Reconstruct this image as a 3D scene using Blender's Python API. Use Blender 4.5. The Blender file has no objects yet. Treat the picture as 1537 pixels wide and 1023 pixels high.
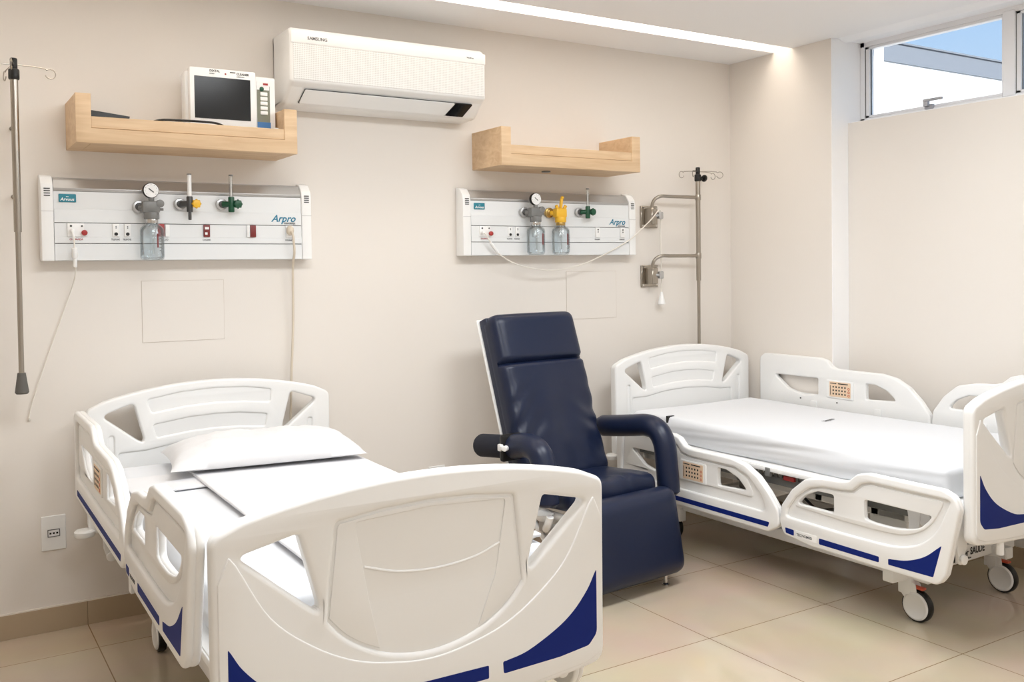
import bpy, bmesh, math, random
from mathutils import Vector, Matrix, noise

random.seed(7)
PI = math.pi
SC = bpy.context.scene
COL = SC.collection

# ------------------------------------------------------------------ materials
def srgb(r, g, b):
    def f(c):
        c /= 255.0
        return c / 12.92 if c <= .04045 else ((c + .055) / 1.055) ** 2.4
    return (f(r), f(g), f(b), 1)

def new_mat(name):
    m = bpy.data.materials.new(name)
    m.use_nodes = True
    nt = m.node_tree
    return m, nt, nt.nodes['Principled BSDF']

def mat(name, col, rough=.5, metal=0., spec=.5, bump=None, coat=0., vary=None):
    m, nt, b = new_mat(name)
    b.inputs['Base Color'].default_value = col
    b.inputs['Roughness'].default_value = rough
    b.inputs['Metallic'].default_value = metal
    b.inputs['Specular IOR Level'].default_value = spec
    b.inputs['Coat Weight'].default_value = coat
    if bump or vary:
        tc = nt.nodes.new('ShaderNodeTexCoord')
    if bump:
        sc, st, di = bump
        n = nt.nodes.new('ShaderNodeTexNoise'); n.inputs['Scale'].default_value = sc
        n.inputs['Detail'].default_value = 4
        nt.links.new(tc.outputs['Object'], n.inputs['Vector'])
        bp = nt.nodes.new('ShaderNodeBump'); bp.inputs['Strength'].default_value = st
        bp.inputs['Distance'].default_value = di
        nt.links.new(n.outputs['Fac'], bp.inputs['Height'])
        nt.links.new(bp.outputs['Normal'], b.inputs['Normal'])
    if vary:
        sc, amt = vary
        n = nt.nodes.new('ShaderNodeTexNoise'); n.inputs['Scale'].default_value = sc
        n.inputs['Detail'].default_value = 3
        nt.links.new(tc.outputs['Object'], n.inputs['Vector'])
        mx = nt.nodes.new('ShaderNodeMix'); mx.data_type = 'RGBA'
        mx.inputs[6].default_value = tuple(c * (1 - amt) for c in col[:3]) + (1,)
        mx.inputs[7].default_value = tuple(min(1, c * (1 + amt)) for c in col[:3]) + (1,)
        nt.links.new(n.outputs['Fac'], mx.inputs[0])
        nt.links.new(mx.outputs[2], b.inputs['Base Color'])
    return m

def emit_mat(name, col, strength):
    m, nt, b = new_mat(name)
    b.inputs['Base Color'].default_value = (.8, .8, .8, 1)
    b.inputs['Emission Color'].default_value = col
    b.inputs['Emission Strength'].default_value = strength
    return m

def glass_mat(name, tint, gloss=.06, rough=.02):
    m, nt, b = new_mat(name)
    nt.nodes.remove(b)
    out = nt.nodes['Material Output']
    tr = nt.nodes.new('ShaderNodeBsdfTransparent'); tr.inputs['Color'].default_value = tint
    gl = nt.nodes.new('ShaderNodeBsdfGlossy'); gl.inputs['Roughness'].default_value = rough
    lw = nt.nodes.new('ShaderNodeLayerWeight'); lw.inputs['Blend'].default_value = .25
    mp = nt.nodes.new('ShaderNodeMath'); mp.operation = 'MULTIPLY_ADD'
    mp.inputs[1].default_value = .55; mp.inputs[2].default_value = gloss
    nt.links.new(lw.outputs['Fresnel'], mp.inputs[0])
    mix = nt.nodes.new('ShaderNodeMixShader')
    nt.links.new(mp.outputs[0], mix.inputs[0])
    nt.links.new(tr.outputs[0], mix.inputs[1]); nt.links.new(gl.outputs[0], mix.inputs[2])
    nt.links.new(mix.outputs[0], out.inputs[0])
    return m

def wood_mat(name):
    m, nt, b = new_mat(name)
    tc = nt.nodes.new('ShaderNodeTexCoord')
    mp = nt.nodes.new('ShaderNodeMapping'); mp.inputs['Scale'].default_value = (2.2, 14, 26)
    nt.links.new(tc.outputs['Object'], mp.inputs[0])
    n = nt.nodes.new('ShaderNodeTexNoise'); n.inputs['Scale'].default_value = 1.6
    n.inputs['Detail'].default_value = 6; n.inputs['Distortion'].default_value = .6
    nt.links.new(mp.outputs[0], n.inputs['Vector'])
    r = nt.nodes.new('ShaderNodeValToRGB')
    r.color_ramp.elements[0].position = .3; r.color_ramp.elements[0].color = srgb(203, 170, 132)
    r.color_ramp.elements[1].position = .72; r.color_ramp.elements[1].color = srgb(224, 196, 160)
    nt.links.new(n.outputs['Fac'], r.inputs[0])
    nt.links.new(r.outputs[0], b.inputs['Base Color'])
    b.inputs['Roughness'].default_value = .5
    return m

def floor_mat():
    m, nt, b = new_mat('polished_porcelain')
    tc = nt.nodes.new('ShaderNodeTexCoord')
    mp = nt.nodes.new('ShaderNodeMapping'); mp.inputs['Location'].default_value = (.112 + .648 * 4, .281 + .605 * 12, 0)
    nt.links.new(tc.outputs['Object'], mp.inputs[0])
    br = nt.nodes.new('ShaderNodeTexBrick'); br.offset = 0; br.squash = 1
    br.inputs['Scale'].default_value = 1
    br.inputs['Brick Width'].default_value = .648; br.inputs['Row Height'].default_value = .605
    br.inputs['Mortar Size'].default_value = .0022; br.inputs['Mortar Smooth'].default_value = .2
    br.inputs['Color1'].default_value = srgb(196, 181, 160)
    br.inputs['Color2'].default_value = srgb(192, 176, 155)
    br.inputs['Mortar'].default_value = srgb(140, 118, 92)
    nt.links.new(mp.outputs[0], br.inputs['Vector'])
    n = nt.nodes.new('ShaderNodeTexNoise'); n.inputs['Scale'].default_value = 2.5; n.inputs['Detail'].default_value = 5
    nt.links.new(tc.outputs['Object'], n.inputs['Vector'])
    mx = nt.nodes.new('ShaderNodeMix'); mx.data_type = 'RGBA'; mx.blend_type = 'SOFT_LIGHT'
    mx.inputs[0].default_value = .25
    nt.links.new(br.outputs['Color'], mx.inputs[6]); nt.links.new(n.outputs['Color'], mx.inputs[7])
    nt.links.new(mx.outputs[2], b.inputs['Base Color'])
    b.inputs['Roughness'].default_value = .07
    b.inputs['Specular IOR Level'].default_value = .55
    return m

def perforated_mat():
    m, nt, b = new_mat('perforated_plastic')
    tc = nt.nodes.new('ShaderNodeTexCoord')
    mp = nt.nodes.new('ShaderNodeMapping'); mp.inputs['Scale'].default_value = (160, 1, 160)
    mp.inputs['Rotation'].default_value = (PI / 2, 0, 0)
    mp.inputs['Scale'].default_value = (130, 130, 130)
    nt.links.new(tc.outputs['Object'], mp.inputs[0])
    v = nt.nodes.new('ShaderNodeTexVoronoi'); v.voronoi_dimensions = '2D'
    v.inputs['Randomness'].default_value = 0; v.inputs['Scale'].default_value = 1
    nt.links.new(mp.outputs[0], v.inputs['Vector'])
    r = nt.nodes.new('ShaderNodeValToRGB')
    r.color_ramp.elements[0].position = .28; r.color_ramp.elements[0].color = srgb(203, 202, 200)
    r.color_ramp.elements[1].position = .38; r.color_ramp.elements[1].color = srgb(234, 233, 231)
    nt.links.new(v.outputs['Distance'], r.inputs[0])
    nt.links.new(r.outputs[0], b.inputs['Base Color'])
    b.inputs['Roughness'].default_value = .4
    return m

WALL = srgb(230, 224, 217)
M = dict(
    wall=mat('wall_paint', WALL, .75, spec=.3, bump=(90, .05, .002)),
    reveal=mat('reveal_paint', srgb(250, 250, 251), .6),
    ceil=mat('ceiling_paint', srgb(242, 242, 243), .85, spec=.2),
    skirt=mat('skirting_tile', srgb(176, 157, 132), .25, vary=(3, .05)),
    gapline=mat('paint_gap', srgb(196, 184, 170), .8),
    caulk=mat('caulk', srgb(225, 216, 206), .7),
    floor=floor_mat(),
    wood=wood_mat('maple_veneer'),
    bed=mat('bed_plastic', srgb(236, 236, 235), .30, spec=.45),
    bedgroove=mat('bed_plastic_shaded', srgb(214, 212, 208), .4),
    white=mat('white_plastic', srgb(240, 240, 239), .35),
    panel=mat('panel_paint', srgb(228, 230, 231), .38),
    grey=mat('satin_aluminium', srgb(188, 188, 188), .35, metal=.75),
    greyplastic=mat('grey_plastic', srgb(120, 120, 118), .4),
    dgrey=mat('dark_grey_plastic', srgb(70, 70, 70), .4),
    rubber=mat('rubber', srgb(95, 92, 88), .7),
    black=mat('black_plastic', srgb(14, 14, 14), .4),
    screen=mat('black_screen', srgb(22, 22, 22), .18, spec=.3),
    blue=mat('blue_decal', srgb(10, 34, 112), .6, spec=.2),
    navy=mat('navy_leatherette', srgb(20, 30, 56), .34, spec=.4, bump=(420, .12, .001)),
    navycloth=mat('dark_cloth', srgb(24, 27, 40), .85, bump=(300, .2, .001)),
    steel=mat('stainless_steel', srgb(170, 163, 153), .28, metal=1.),
    chrome=mat('chrome', srgb(200, 198, 195), .15, metal=1.),
    cotton=mat('white_cotton', srgb(226, 226, 228), .9, spec=.2, bump=(260, .08, .001)),
    sheet=mat('white_sheet', srgb(224, 226, 230), .75, spec=.25, bump=(260, .08, .001)),
    cord=mat('white_cord', srgb(232, 227, 218), .5),
    creamcord=mat('cream_cord', srgb(214, 202, 184), .5),
    teal=mat('teal_label', srgb(38, 128, 146), .5),
    tealtext=mat('teal_ink', srgb(30, 120, 150), .5),
    ink=mat('grey_ink', srgb(90, 90, 92), .6),
    blackink=mat('black_ink', srgb(25, 25, 28), .6),
    red=mat('red_plastic', srgb(165, 45, 42), .4),
    darkred=mat('dark_red_plastic', srgb(120, 38, 36), .4),
    orange=mat('orange_plastic', srgb(196, 82, 52), .45),
    keypad=mat('beige_membrane', srgb(232, 205, 176), .5),
    yellow=mat('yellow_plastic', srgb(236, 184, 48), .4),
    green=mat('green_plastic', srgb(20, 78, 52), .4),
    brass=mat('brass', srgb(190, 160, 100), .3, metal=1.),
    jar=glass_mat('jar_glass', (.95, .97, .98, 1), .04),
    clear=glass_mat('clear_tube', (.93, .94, .94, 1), .1),
    pane=glass_mat('window_glass', (.97, .98, .99, 1), .02),
    handle=mat('handle_grey', srgb(176, 176, 180), .4, metal=.2),
    alu=mat('white_aluminium', srgb(236, 236, 238), .35),
    olive=mat('olive_membrane', srgb(126, 128, 112), .5),
    bluemem=mat('blue_membrane', srgb(62, 118, 178), .5),
    led=emit_mat('led_strip', (1, .90, .77, 1), 7.5),
    lamp=emit_mat('lamp_diffuser', (1, .97, .93, 1), 3),
    perf=perforated_mat(),
    outwall=mat('outside_render', srgb(250, 250, 250), .9),
    fascia=mat('fascia_paint', srgb(112, 118, 127), .7),
    outground=mat('outside_paving', srgb(150, 148, 142), .9),
)

# ------------------------------------------------------------------ geometry
def frame(o, ax, ay, az):
    return Matrix(((ax[0], ay[0], az[0], o[0]), (ax[1], ay[1], az[1], o[1]),
                   (ax[2], ay[2], az[2], o[2]), (0, 0, 0, 1)))

def FRONT(x=0, y=0, z=0):          # plate XY -> wall plane facing -y
    return frame((x, y, z), (1, 0, 0), (0, 0, 1), (0, -1, 0))

def LEFT(x=0):                     # X = distance towards -y, Y = up, faces -x
    return frame((x, 0, 0), (0, -1, 0), (0, 0, 1), (-1, 0, 0))

def arc(cx, cy, r, a0, a1, n=8):
    return [(cx + r * math.cos(math.radians(a0 + (a1 - a0) * i / n)),
             cy + r * math.sin(math.radians(a0 + (a1 - a0) * i / n))) for i in range(n + 1)]

def fillet(pts, r, n=5):
    """round the corners of a closed polygon; pts (x,y) or (x,y,r)"""
    out = []
    N = len(pts)
    for i in range(N):
        p = pts[i]; rr = p[2] if len(p) > 2 else r
        a = Vector(pts[i - 1][:2]); b = Vector(p[:2]); c = Vector(pts[(i + 1) % N][:2])
        u = (a - b); v = (c - b)
        lu, lv = u.length, v.length
        if rr <= 0 or lu < 1e-6 or lv < 1e-6:
            out.append(tuple(b)); continue
        u /= lu; v /= lv
        ang = math.acos(max(-1, min(1, u.dot(v))))
        if ang > math.radians(172):
            out.append(tuple(b)); continue
        t = min(rr / math.tan(ang / 2), lu * .48, lv * .48)
        p0 = b + u * t; p1 = b + v * t
        for k in range(n + 1):
            s = k / n
            q = p0 * (1 - s) ** 2 + b * 2 * s * (1 - s) + p1 * s ** 2
            out.append((q.x, q.y))
    return out

def rrect(x0, y0, x1, y1, r, n=5):
    return fillet([(x0, y0), (x1, y0), (x1, y1), (x0, y1)], r, n)

def smooth(pts, n=8):
    P = [Vector(p) for p in pts]
    out = []
    for i in range(len(P) - 1):
        p0 = P[i - 1] if i else P[0] * 2 - P[1]
        p1, p2 = P[i], P[i + 1]
        p3 = P[i + 2] if i + 2 < len(P) else P[-1] * 2 - P[-2]
        for k in range(n):
            t = k / n
            out.append(.5 * ((2 * p1) + (p2 - p0) * t + (2 * p0 - 5 * p1 + 4 * p2 - p3) * t * t
                             + (3 * p1 - p0 - 3 * p2 + p3) * t ** 3))
    out.append(P[-1])
    return out

class MB:
    def __init__(s): s.bm = bmesh.new()

    def _take(s, b, Mx=None):
        if Mx is not None:
            b.transform(Mx)
            if Mx.to_3x3().determinant() < 0:
                bmesh.ops.reverse_faces(b, faces=b.faces)
        me = bpy.data.meshes.new('t'); b.to_mesh(me); b.free()
        s.bm.from_mesh(me); bpy.data.meshes.remove(me)
        return s

    def box(s, a, b, bev=0, seg=2, Mx=None):
        t = bmesh.new()
        bmesh.ops.create_cube(t, size=1)
        for v in t.verts:
            v.co = Vector([a[i] + (b[i] - a[i]) * (v.co[i] + .5) for i in range(3)])
        if (b[0] - a[0]) * (b[1] - a[1]) * (b[2] - a[2]) < 0:
            bmesh.ops.reverse_faces(t, faces=t.faces)
        if bev:
            bmesh.ops.bevel(t, geom=list(t.edges), offset=bev, segments=seg, affect='EDGES', profile=.5)
        return s._take(t, Mx)

    def tube(s, pts, r, seg=10, Mx=None, cap=True):
        t = bmesh.new()
        P = [Vector(p) for p in pts]
        R = r if isinstance(r, (list, tuple)) else [r] * len(P)
        T = []
        for i in range(len(P)):
            d = P[min(i + 1, len(P) - 1)] - P[max(i - 1, 0)]
            T.append(d.normalized())
        up = Vector((0, 0, 1)) if abs(T[0].z) < .9 else Vector((1, 0, 0))
        nrm = T[0].cross(up).normalized()
        rings = []
        for i in range(len(P)):
            if i:
                nrm = (nrm - T[i] * nrm.dot(T[i])).normalized()
            bn = T[i].cross(nrm)
            rings.append([t.verts.new(P[i] + (nrm * math.cos(2 * PI * k / seg) + bn * math.sin(2 * PI * k / seg)) * R[i])
                          for k in range(seg)])
        for i in range(len(P) - 1):
            for k in range(seg):
                t.faces.new((rings[i][k], rings[i][(k + 1) % seg], rings[i + 1][(k + 1) % seg], rings[i + 1][k]))
        if cap:
            t.faces.new(rings[0][::-1]); t.faces.new(rings[-1])
        bmesh.ops.recalc_face_normals(t, faces=t.faces)
        return s._take(t, Mx)

    def lathe(s, prof, Mx=None, seg=24):
        """prof: (radius, height) along local z"""
        t = bmesh.new()
        rings = []
        for r, z in prof:
            if r < 1e-6:
                rings.append([t.verts.new((0, 0, z))])
            else:
                rings.append([t.verts.new((r * math.cos(2 * PI * k / seg), r * math.sin(2 * PI * k / seg), z)) for k in range(seg)])
        for a, b in zip(rings, rings[1:]):
            for k in range(seg):
                k2 = (k + 1) % seg
                if len(a) == 1 and len(b) == 1: continue
                if len(a) == 1: t.faces.new((a[0], b[k2], b[k]))
                elif len(b) == 1: t.faces.new((a[k], a[k2], b[0]))
                else: t.faces.new((a[k], a[k2], b[k2], b[k]))
        bmesh.ops.recalc_face_normals(t, faces=t.faces)
        return s._take(t, Mx)

    def cyl(s, p, q, r, seg=20, bev=0):
        p, q = Vector(p), Vector(q)
        d = (q - p); L = d.length
        Mx = Matrix.Translation(p) @ d.to_track_quat('Z', 'Y').to_matrix().to_4x4()
        b = min(bev, r * .9, L * .45)
        prof = [(0, 0), (r - b, 0)] + ([(r - b * .3, b * .3)] if b else []) + [(r, b)] if b else [(0, 0), (r, 0)]
        prof += ([(r, L - b), (r - b * .3, L - b * .3), (r - b, L), (0, L)] if b else [(r, L), (0, L)])
        return s.lathe(prof, Mx, seg)

    def sphere(s, c, r, sx=1, sy=1, sz=1, seg=16):
        t = bmesh.new()
        bmesh.ops.create_uvsphere(t, u_segments=seg, v_segments=seg // 2 + 2, radius=r)
        return s._take(t, Matrix.Translation(c) @ Matrix.Diagonal((sx, sy, sz, 1)))

    def plate(s, outline, holes=(), t=.02, bev=0, Mx=None, z0=0, res=2):
        """flat moulded plate in XY, thickness z0..z0+t, rounded edges"""
        cu = bpy.data.curves.new('c', 'CURVE'); cu.dimensions = '2D'; cu.fill_mode = 'BOTH'
        bev = min(bev, t * .49)
        cu.extrude = t / 2 - bev; cu.bevel_depth = bev; cu.bevel_resolution = res; cu.offset = -bev
        for loop in [outline] + list(holes):
            sp = cu.splines.new('POLY'); sp.points.add(len(loop) - 1); sp.use_cyclic_u = True
            for p, q in zip(sp.points, loop): p.co = (q[0], q[1], 0, 1)
        ob = bpy.data.objects.new('c', cu); COL.objects.link(ob)
        bpy.context.view_layer.update()
        me = bpy.data.meshes.new_from_object(ob.evaluated_get(bpy.context.evaluated_depsgraph_get()))
        b = bmesh.new(); b.from_mesh(me)
        bmesh.ops.remove_doubles(b, verts=b.verts, dist=1e-5)
        bmesh.ops.recalc_face_normals(b, faces=b.faces)
        bpy.data.objects.remove(ob); bpy.data.curves.remove(cu); bpy.data.meshes.remove(me)
        T = Matrix.Translation((0, 0, z0 + t / 2))
        return s._take(b, T if Mx is None else Mx @ T)

    def text(s, txt, size, Mx, t=.0006, align='LEFT', shear=0., stretch=1.):
        cu = bpy.data.curves.new('f', 'FONT'); cu.body = txt; cu.size = size
        cu.extrude = t / 2; cu.offset = size * .018; cu.align_x = align; cu.shear = shear; cu.resolution_u = 3
        ob = bpy.data.objects.new('f', cu); COL.objects.link(ob)
        bpy.context.view_layer.update()
        me = bpy.data.meshes.new_from_object(ob.evaluated_get(bpy.context.evaluated_depsgraph_get()))
        b = bmesh.new(); b.from_mesh(me)
        bpy.data.objects.remove(ob); bpy.data.curves.remove(cu); bpy.data.meshes.remove(me)
        return s._take(b, Mx @ Matrix.Diagonal((stretch, 1, 1, 1)) @ Matrix.Translation((0, 0, t / 2)))

    def rbox(s, h, r, n=(8, 8, 4), f=None, Mx=None):
        """soft rounded box of half sizes h; f(p, normal) may displace"""
        def axis(hh, k):
            e = [0, .1, .28, .55, 1]
            lo = [-hh + r * q for q in e]
            w = hh - r
            mid = [-w + 2 * w * i / k for i in range(1, k)]
            return lo + mid + [-q for q in lo[::-1]]
        A = [axis(h[i], n[i]) for i in range(3)]
        t = bmesh.new()
        for ax in range(3):
            u, v = [(1, 2), (2, 0), (0, 1)][ax]
            for sg in (-1, 1):
                g = []
                for a in A[u]:
                    row = []
                    for c in A[v]:
                        p = [0, 0, 0]; p[ax] = sg * h[ax]; p[u] = a; p[v] = c
                        p = Vector(p)
                        q = Vector([max(-(h[i] - r), min(h[i] - r, p[i])) for i in range(3)])
                        d = (p - q); d.normalize()
                        w = q + d * r
                        if f: w = f(w, d)
                        row.append(t.verts.new(w))
                    g.append(row)
                for i in range(len(g) - 1):
                    for j in range(len(g[0]) - 1):
                        q = (g[i][j], g[i + 1][j], g[i + 1][j + 1], g[i][j + 1])
                        t.faces.new(q if sg > 0 else q[::-1])
        bmesh.ops.remove_doubles(t, verts=t.verts, dist=1e-5)
        bmesh.ops.recalc_face_normals(t, faces=t.faces)
        return s._take(t, Mx)

    def mirror_x(s):
        s.bm.transform(Matrix.Diagonal((-1, 1, 1, 1)))
        bmesh.ops.reverse_faces(s.bm, faces=s.bm.faces)
        return s

    def build(s, name, m, parent=None, angle=38, loc=None):
        me = bpy.data.meshes.new(name)
        s.bm.to_mesh(me); s.bm.free()
        me.shade_smooth()
        me.set_sharp_from_angle(angle=math.radians(angle))
        me.materials.append(m)
        o = bpy.data.objects.new(name, me); COL.objects.link(o)
        if parent is not None: o.parent = parent
        if loc is not None: o.location = loc
        return o

def thing(name, label, cat, loc=(0, 0, 0), rz=0, group=None):
    o = bpy.data.objects.new(name, None); COL.objects.link(o)
    o.empty_display_size = .1
    o.location = loc; o.rotation_euler = (0, 0, rz)
    tag(o, label, cat, group)
    return o

def tag(o, label, cat, group=None):
    o['label'] = label; o['category'] = cat
    if group: o['group'] = group
    elif 'group' in o: del o['group']
    return o

def struct(o):
    o['kind'] = 'structure'; return o

def copy_tree(o, parent=None):
    c = o.copy(); COL.objects.link(c)
    if parent is not None: c.parent = parent
    for ch in list(o.children): copy_tree(ch, c)
    return c

# ------------------------------------------------------------------ camera
F, YAW, PITCH, ROLL, CY = 1419.13, .559352, .024611, .0129905, 436.735
CAMZ, CAMD = 1.40, 4.08758
fw = Vector((math.sin(YAW) * math.cos(PITCH), math.cos(YAW) * math.cos(PITCH), -math.sin(PITCH)))
rt = Vector((math.cos(YAW), -math.sin(YAW), 0))
dn = fw.cross(rt)
r2 = rt * math.cos(ROLL) + dn * math.sin(ROLL)
d2 = dn * math.cos(ROLL) - rt * math.sin(ROLL)
cam = bpy.data.cameras.new('camera')
cam.sensor_fit = 'HORIZONTAL'; cam.sensor_width = 36; cam.lens = F / 1537 * 36
cam.shift_y = -(511.5 - CY) / 1537
cam.clip_start = .05; cam.clip_end = 200
co = bpy.data.objects.new('camera', cam); COL.objects.link(co)
co.matrix_world = frame((0, -CAMD, CAMZ), r2, -d2, -fw)
SC.camera = co

# ------------------------------------------------------------------ room shell
XL, XR, XR2, XW = -1.6, 4.102, 4.233, 4.332
YS, YB = -.736, -5.6
ZC, ZSILL = 2.588, 2.152

def sbox(name, a, b, m, bev=0):
    return struct(MB().box(a, b, bev).build(name, m))

sbox('floor', (XL - .1, YB - .1, -.1), (XR2 + .1, .1, 0), M['floor'])
sbox('wall_back', (XL - .1, 0, 0), (XR + .02, .15, 2.75), M['wall'])
sbox('wall_left', (XL - .1, YB, 0), (XL, 0, 2.75), M['wall'])
sbox('wall_rear', (XL - .1, YB - .1, 0), (XR2 + .2, YB, 2.75), M['wall'])
w = MB()
w.box((XR, YS, 0), (4.513, .15, 2.75))
struct(w.build('wall_right', M['wall']))
# white painted side of the pier beside the window
sbox('trim_1', (XR + .0015, YS - .004, 0), (XR2 + .30, YS, 2.75), M['reveal'])
sbox('wall_window', (XR2, YB, 0), (4.46, YS - .0045, ZSILL - .002), M['wall'])
w = MB()
w.box((XR2 + .0, YB, ZSILL - .002), (4.46, YS - .0045, ZSILL), 0)
struct(w.build('trim_2', M['reveal']))
# ceiling: a band by the back wall, a lit slot, the main field
SL0, SL1 = -.345, -.475
sbox('ceiling_border', (XL, SL0, ZC), (4.455, 0, ZC + .03), M['ceil'])
sbox('ceiling', (XL, YB, ZC), (4.135, SL1, ZC + .03), M['ceil'])
w = MB()
w.box((4.135, YB, ZC + .012), (4.46, YS, ZC + .05))
struct(w.build('ceiling_pocket', M['ceil']))
sbox('ceiling_slab', (XL - .1, YB - .1, 2.75), (4.46, .15, 2.85), M['ceil'])
w = MB()
w.box((XL, SL1 - .002, ZC + .03), (4.12, SL1 - .03, 2.75)); w.box((XL, SL0 + .002, ZC + .03), (4.12, SL0 + .03, 2.75))
struct(w.build('ceiling_recess', M['ceil']))
# moulding above the window
w = MB().plate([(4.13, ZC + .012), (4.20, ZC - .012), (4.215, ZC - .014), (4.24, ZC - .004), (4.34, ZC - .004), (4.34, ZC + .012)],
               t=-YB + YS - .005 + 0, Mx=frame((0, YS - .005, 0), (1, 0, 0), (0, 0, 1), (0, -1, 0)))
struct(w.build('trim_3', M['reveal']))
sbox('wall_lintel', (4.33, YB, ZC + .001), (4.46, YS, 2.75), M['wall'])
# skirting tiles
w = MB()
x = .536 - .648 * 3
while x < XR:
    w.box((max(x, XL) + .0006, -.011, 0), (min(x + .648, XR) - .0006, 0, .094), .0008, 1); x += .648
struct(w.build('baseboard_back', M['skirt']))
sbox('trim_4', (XL, -.009, .094), (XR, 0, .099), M['caulk'])
w = MB()
w.box((XR - .011, YS, 0), (XR, -.0115, .094)); w.box((XR2 - .011, YB, 0), (XR2, YS - .0045, .094))
struct(w.build('baseboard_right', M['skirt']))

led = MB().box((XL + .05, SL0 - .02, 2.70), (3.98, SL1 + .02, 2.712)).build('led_strip', M['led'])
tag(led, 'glowing warm LED strip inside the long slot in the ceiling', 'light')

# window band
def window():
    fr = MB()
    y0, y1 = -.7402, YB + .02
    z0, z1 = ZSILL, ZC
    X0, X1 = XW, XW + .06
    fr.box((X0, y1, z0), (X1, y0, z0 + .028), .003, 1)
    fr.box((X0, y1, z1 - .03), (X1, y0, z1), .003, 1)
    fr.box((X0, y0 - .03, z0), (X1, y0, z1), .003, 1)
    fr.box((X0, y1, z0), (X1, y1 + .03, z1), .003, 1)
    bays = []
    a = -.772
    pitch = .80
    while a > y1 + .3:
        b = max(a - .762, y1 + .03)
        if b - .1 > y1 + .03:
            fr.box((X0 - .004, b - .062, z0 + .02), (X1, b, z1 - .02), .003, 1)
        bays.append((a, b)); a = b - .062
    root = fr.build('window_1', M['alu']); struct(root)
    for a, b in bays:
        sa = MB()
        za, zb = z0 + .028, z1 - .03
        s = .022
        sa.box((X0 + .006, b, za), (X0 + .045, a, za + s * .6), .002, 1); sa.box((X0 + .006, b, zb - s * .6), (X0 + .045, a, zb), .002, 1)
        sa.box((X0 + .006, a - s, za), (X0 + .045, a, zb), .002, 1); sa.box((X0 + .006, b, za), (X0 + .045, b + s * .35, zb), .002, 1)
        o = sa.build('sash', M['alu'], root)
        g = MB()
        g.box((X0 + .018, a - s - .0018, za + .006), (X0 + .026, a - s, zb - .006))
        g.box((X0 + .003, a - .0012, za), (X0 + .03, a + .001, zb))
        g.build('gasket', M['dgrey'], o)
        MB().box((X0 + .022, b + .004, za + .008), (X0 + .028, a - s + .002, zb - .008)).build('pane', M['pane'], o)
        h = MB()
        yc = (a + b) / 2
        h.box((X0 - .012, yc - .025, za - .008), (X0 + .008, yc + .02, za + .016), .003)
        h.box((X0 - .034, yc - .012, za + .004), (X0 - .010, yc + .014, za + .036), .004)
        h.box((X0 - .036, yc - .092, za + .026), (X0 - .022, yc + .014, za + .040), .004)
        h.build('handle', M['handle'], o)
window()

# ------------------------------------------------------------------ outside
nb = thing('neighbouring_building', 'white building with a blue-grey fascia seen outside through the window', 'building', (9.5, 3.0, 0))
MB().box((-4.5, .02, 0), (14, 6, 3.775)).build('wall', M['outwall'], nb)
MB().box((-4.9, 0, 3.765), (14.4, 6.3, 3.985)).build('roof_fascia', M['fascia'], nb)
MB().box((-4.95, -.02, 3.985), (14.45, 6.35, 4.005)).build('roof_edge', M['fascia'], nb)
sbox('ground_outside', (4.47, -30, -.15), (60, 40, -.1), M['outground'])

# ------------------------------------------------------------------ shelves
def make_shelf():
    t = thing('wall_shelf', 'x', 'shelf', (.50, 0, 1.884), 0, 'pale wooden tray shelves')
    W, D, H, s, b = .842, .28, .182, .053, .055
    o = MB()
    # mitred U front: one plate
    o.plate([(0, 0), (W, 0), (W, H), (W - s, H), (W - s, b), (s, b), (s, H), (0, H)], t=.03, bev=.0012, res=1, Mx=FRONT(0, -D + .03, 0))
    o.build('front_frame', M['wood'], t)
    o = MB().box((s, -D + .024, b + .0015), (W - s, -D + .004, b + .044), .0015, 1)
    o.build('front_rail', M['wood'], t)
    for xa in (0, W - s): MB().box((xa, -D + .0302, 0), (xa + s, 0, H), .001, 1).build('side_panel', M['wood'], t)
    MB().box((s + .0005, -D + .0302, 0), (W - s - .0005, 0, .05), .001, 1).build('bottom_board', M['wood'], t)
    return t
sh = make_shelf(); sh['label'] = 'pale wooden wall shelf holding the monitor, left of the air conditioner'
sh2 = copy_tree(sh); sh2.location = (2.336, 0, 1.886)
sh2['label'] = 'empty pale wooden wall shelf right of the air conditioner'
ring = MB().lathe([(.0, 0), (.022, 0), (.024, -.004), (.02, -.006), (0, -.005)], Matrix.Translation((.36, -.12, 0))).build('cable_grommet', M['greyplastic'], sh2)

# monitor on the shelf
mo = thing('patient_monitor', 'white patient monitor with a black screen standing on the wooden shelf', 'monitor', (.93, -.155, 1.9345), math.radians(-1))
o = MB(); o.box((0, -.05, .0), (.265, -.012, .285), .006); o.box((-.012, -.012, .004), (.262, .06, .275), .012)
o.build('housing', M['white'], mo)
MB().box((.018, -.0515, .082), (.242, -.047, .250), .001, 1).build('screen', M['screen'], mo)
o = MB(); o.box((.267, -.03, 0), (.352, .07, .272), .006); o.build('side_module', M['white'], mo)
k = MB().box((.274, -.0315, .06), (.328, -.029, .235)).build('keypad', M['olive'], mo)
MB().box((.2742, -.0322, .012), (.330, -.029, .085)).build('blue_field', M['bluemem'], k)
MB().box((.2742, -.0322, .218), (.326, -.029, .252)).build('white_field', M['white'], k)
o = MB(); o.box((.300, -.034, .238), (.320, -.031, .246)); o.build('red_mark', M['red'], k)
MB().cyl((.294, -.0305, .222), (.294, -.035, .222), .0095, 14, .002).build('green_button', M['green'], k)
for i in range(5):
    MB().box((.288, -.0345, .194 - i * .0195), (.318, -.0305, .209 - i * .0195), .0022, 2).build('button', M['white'], k)
MB().box((.0, -.0325, .07), (.001, -.0320, .071)).build('edge_seam', M['white'], k)
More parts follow.
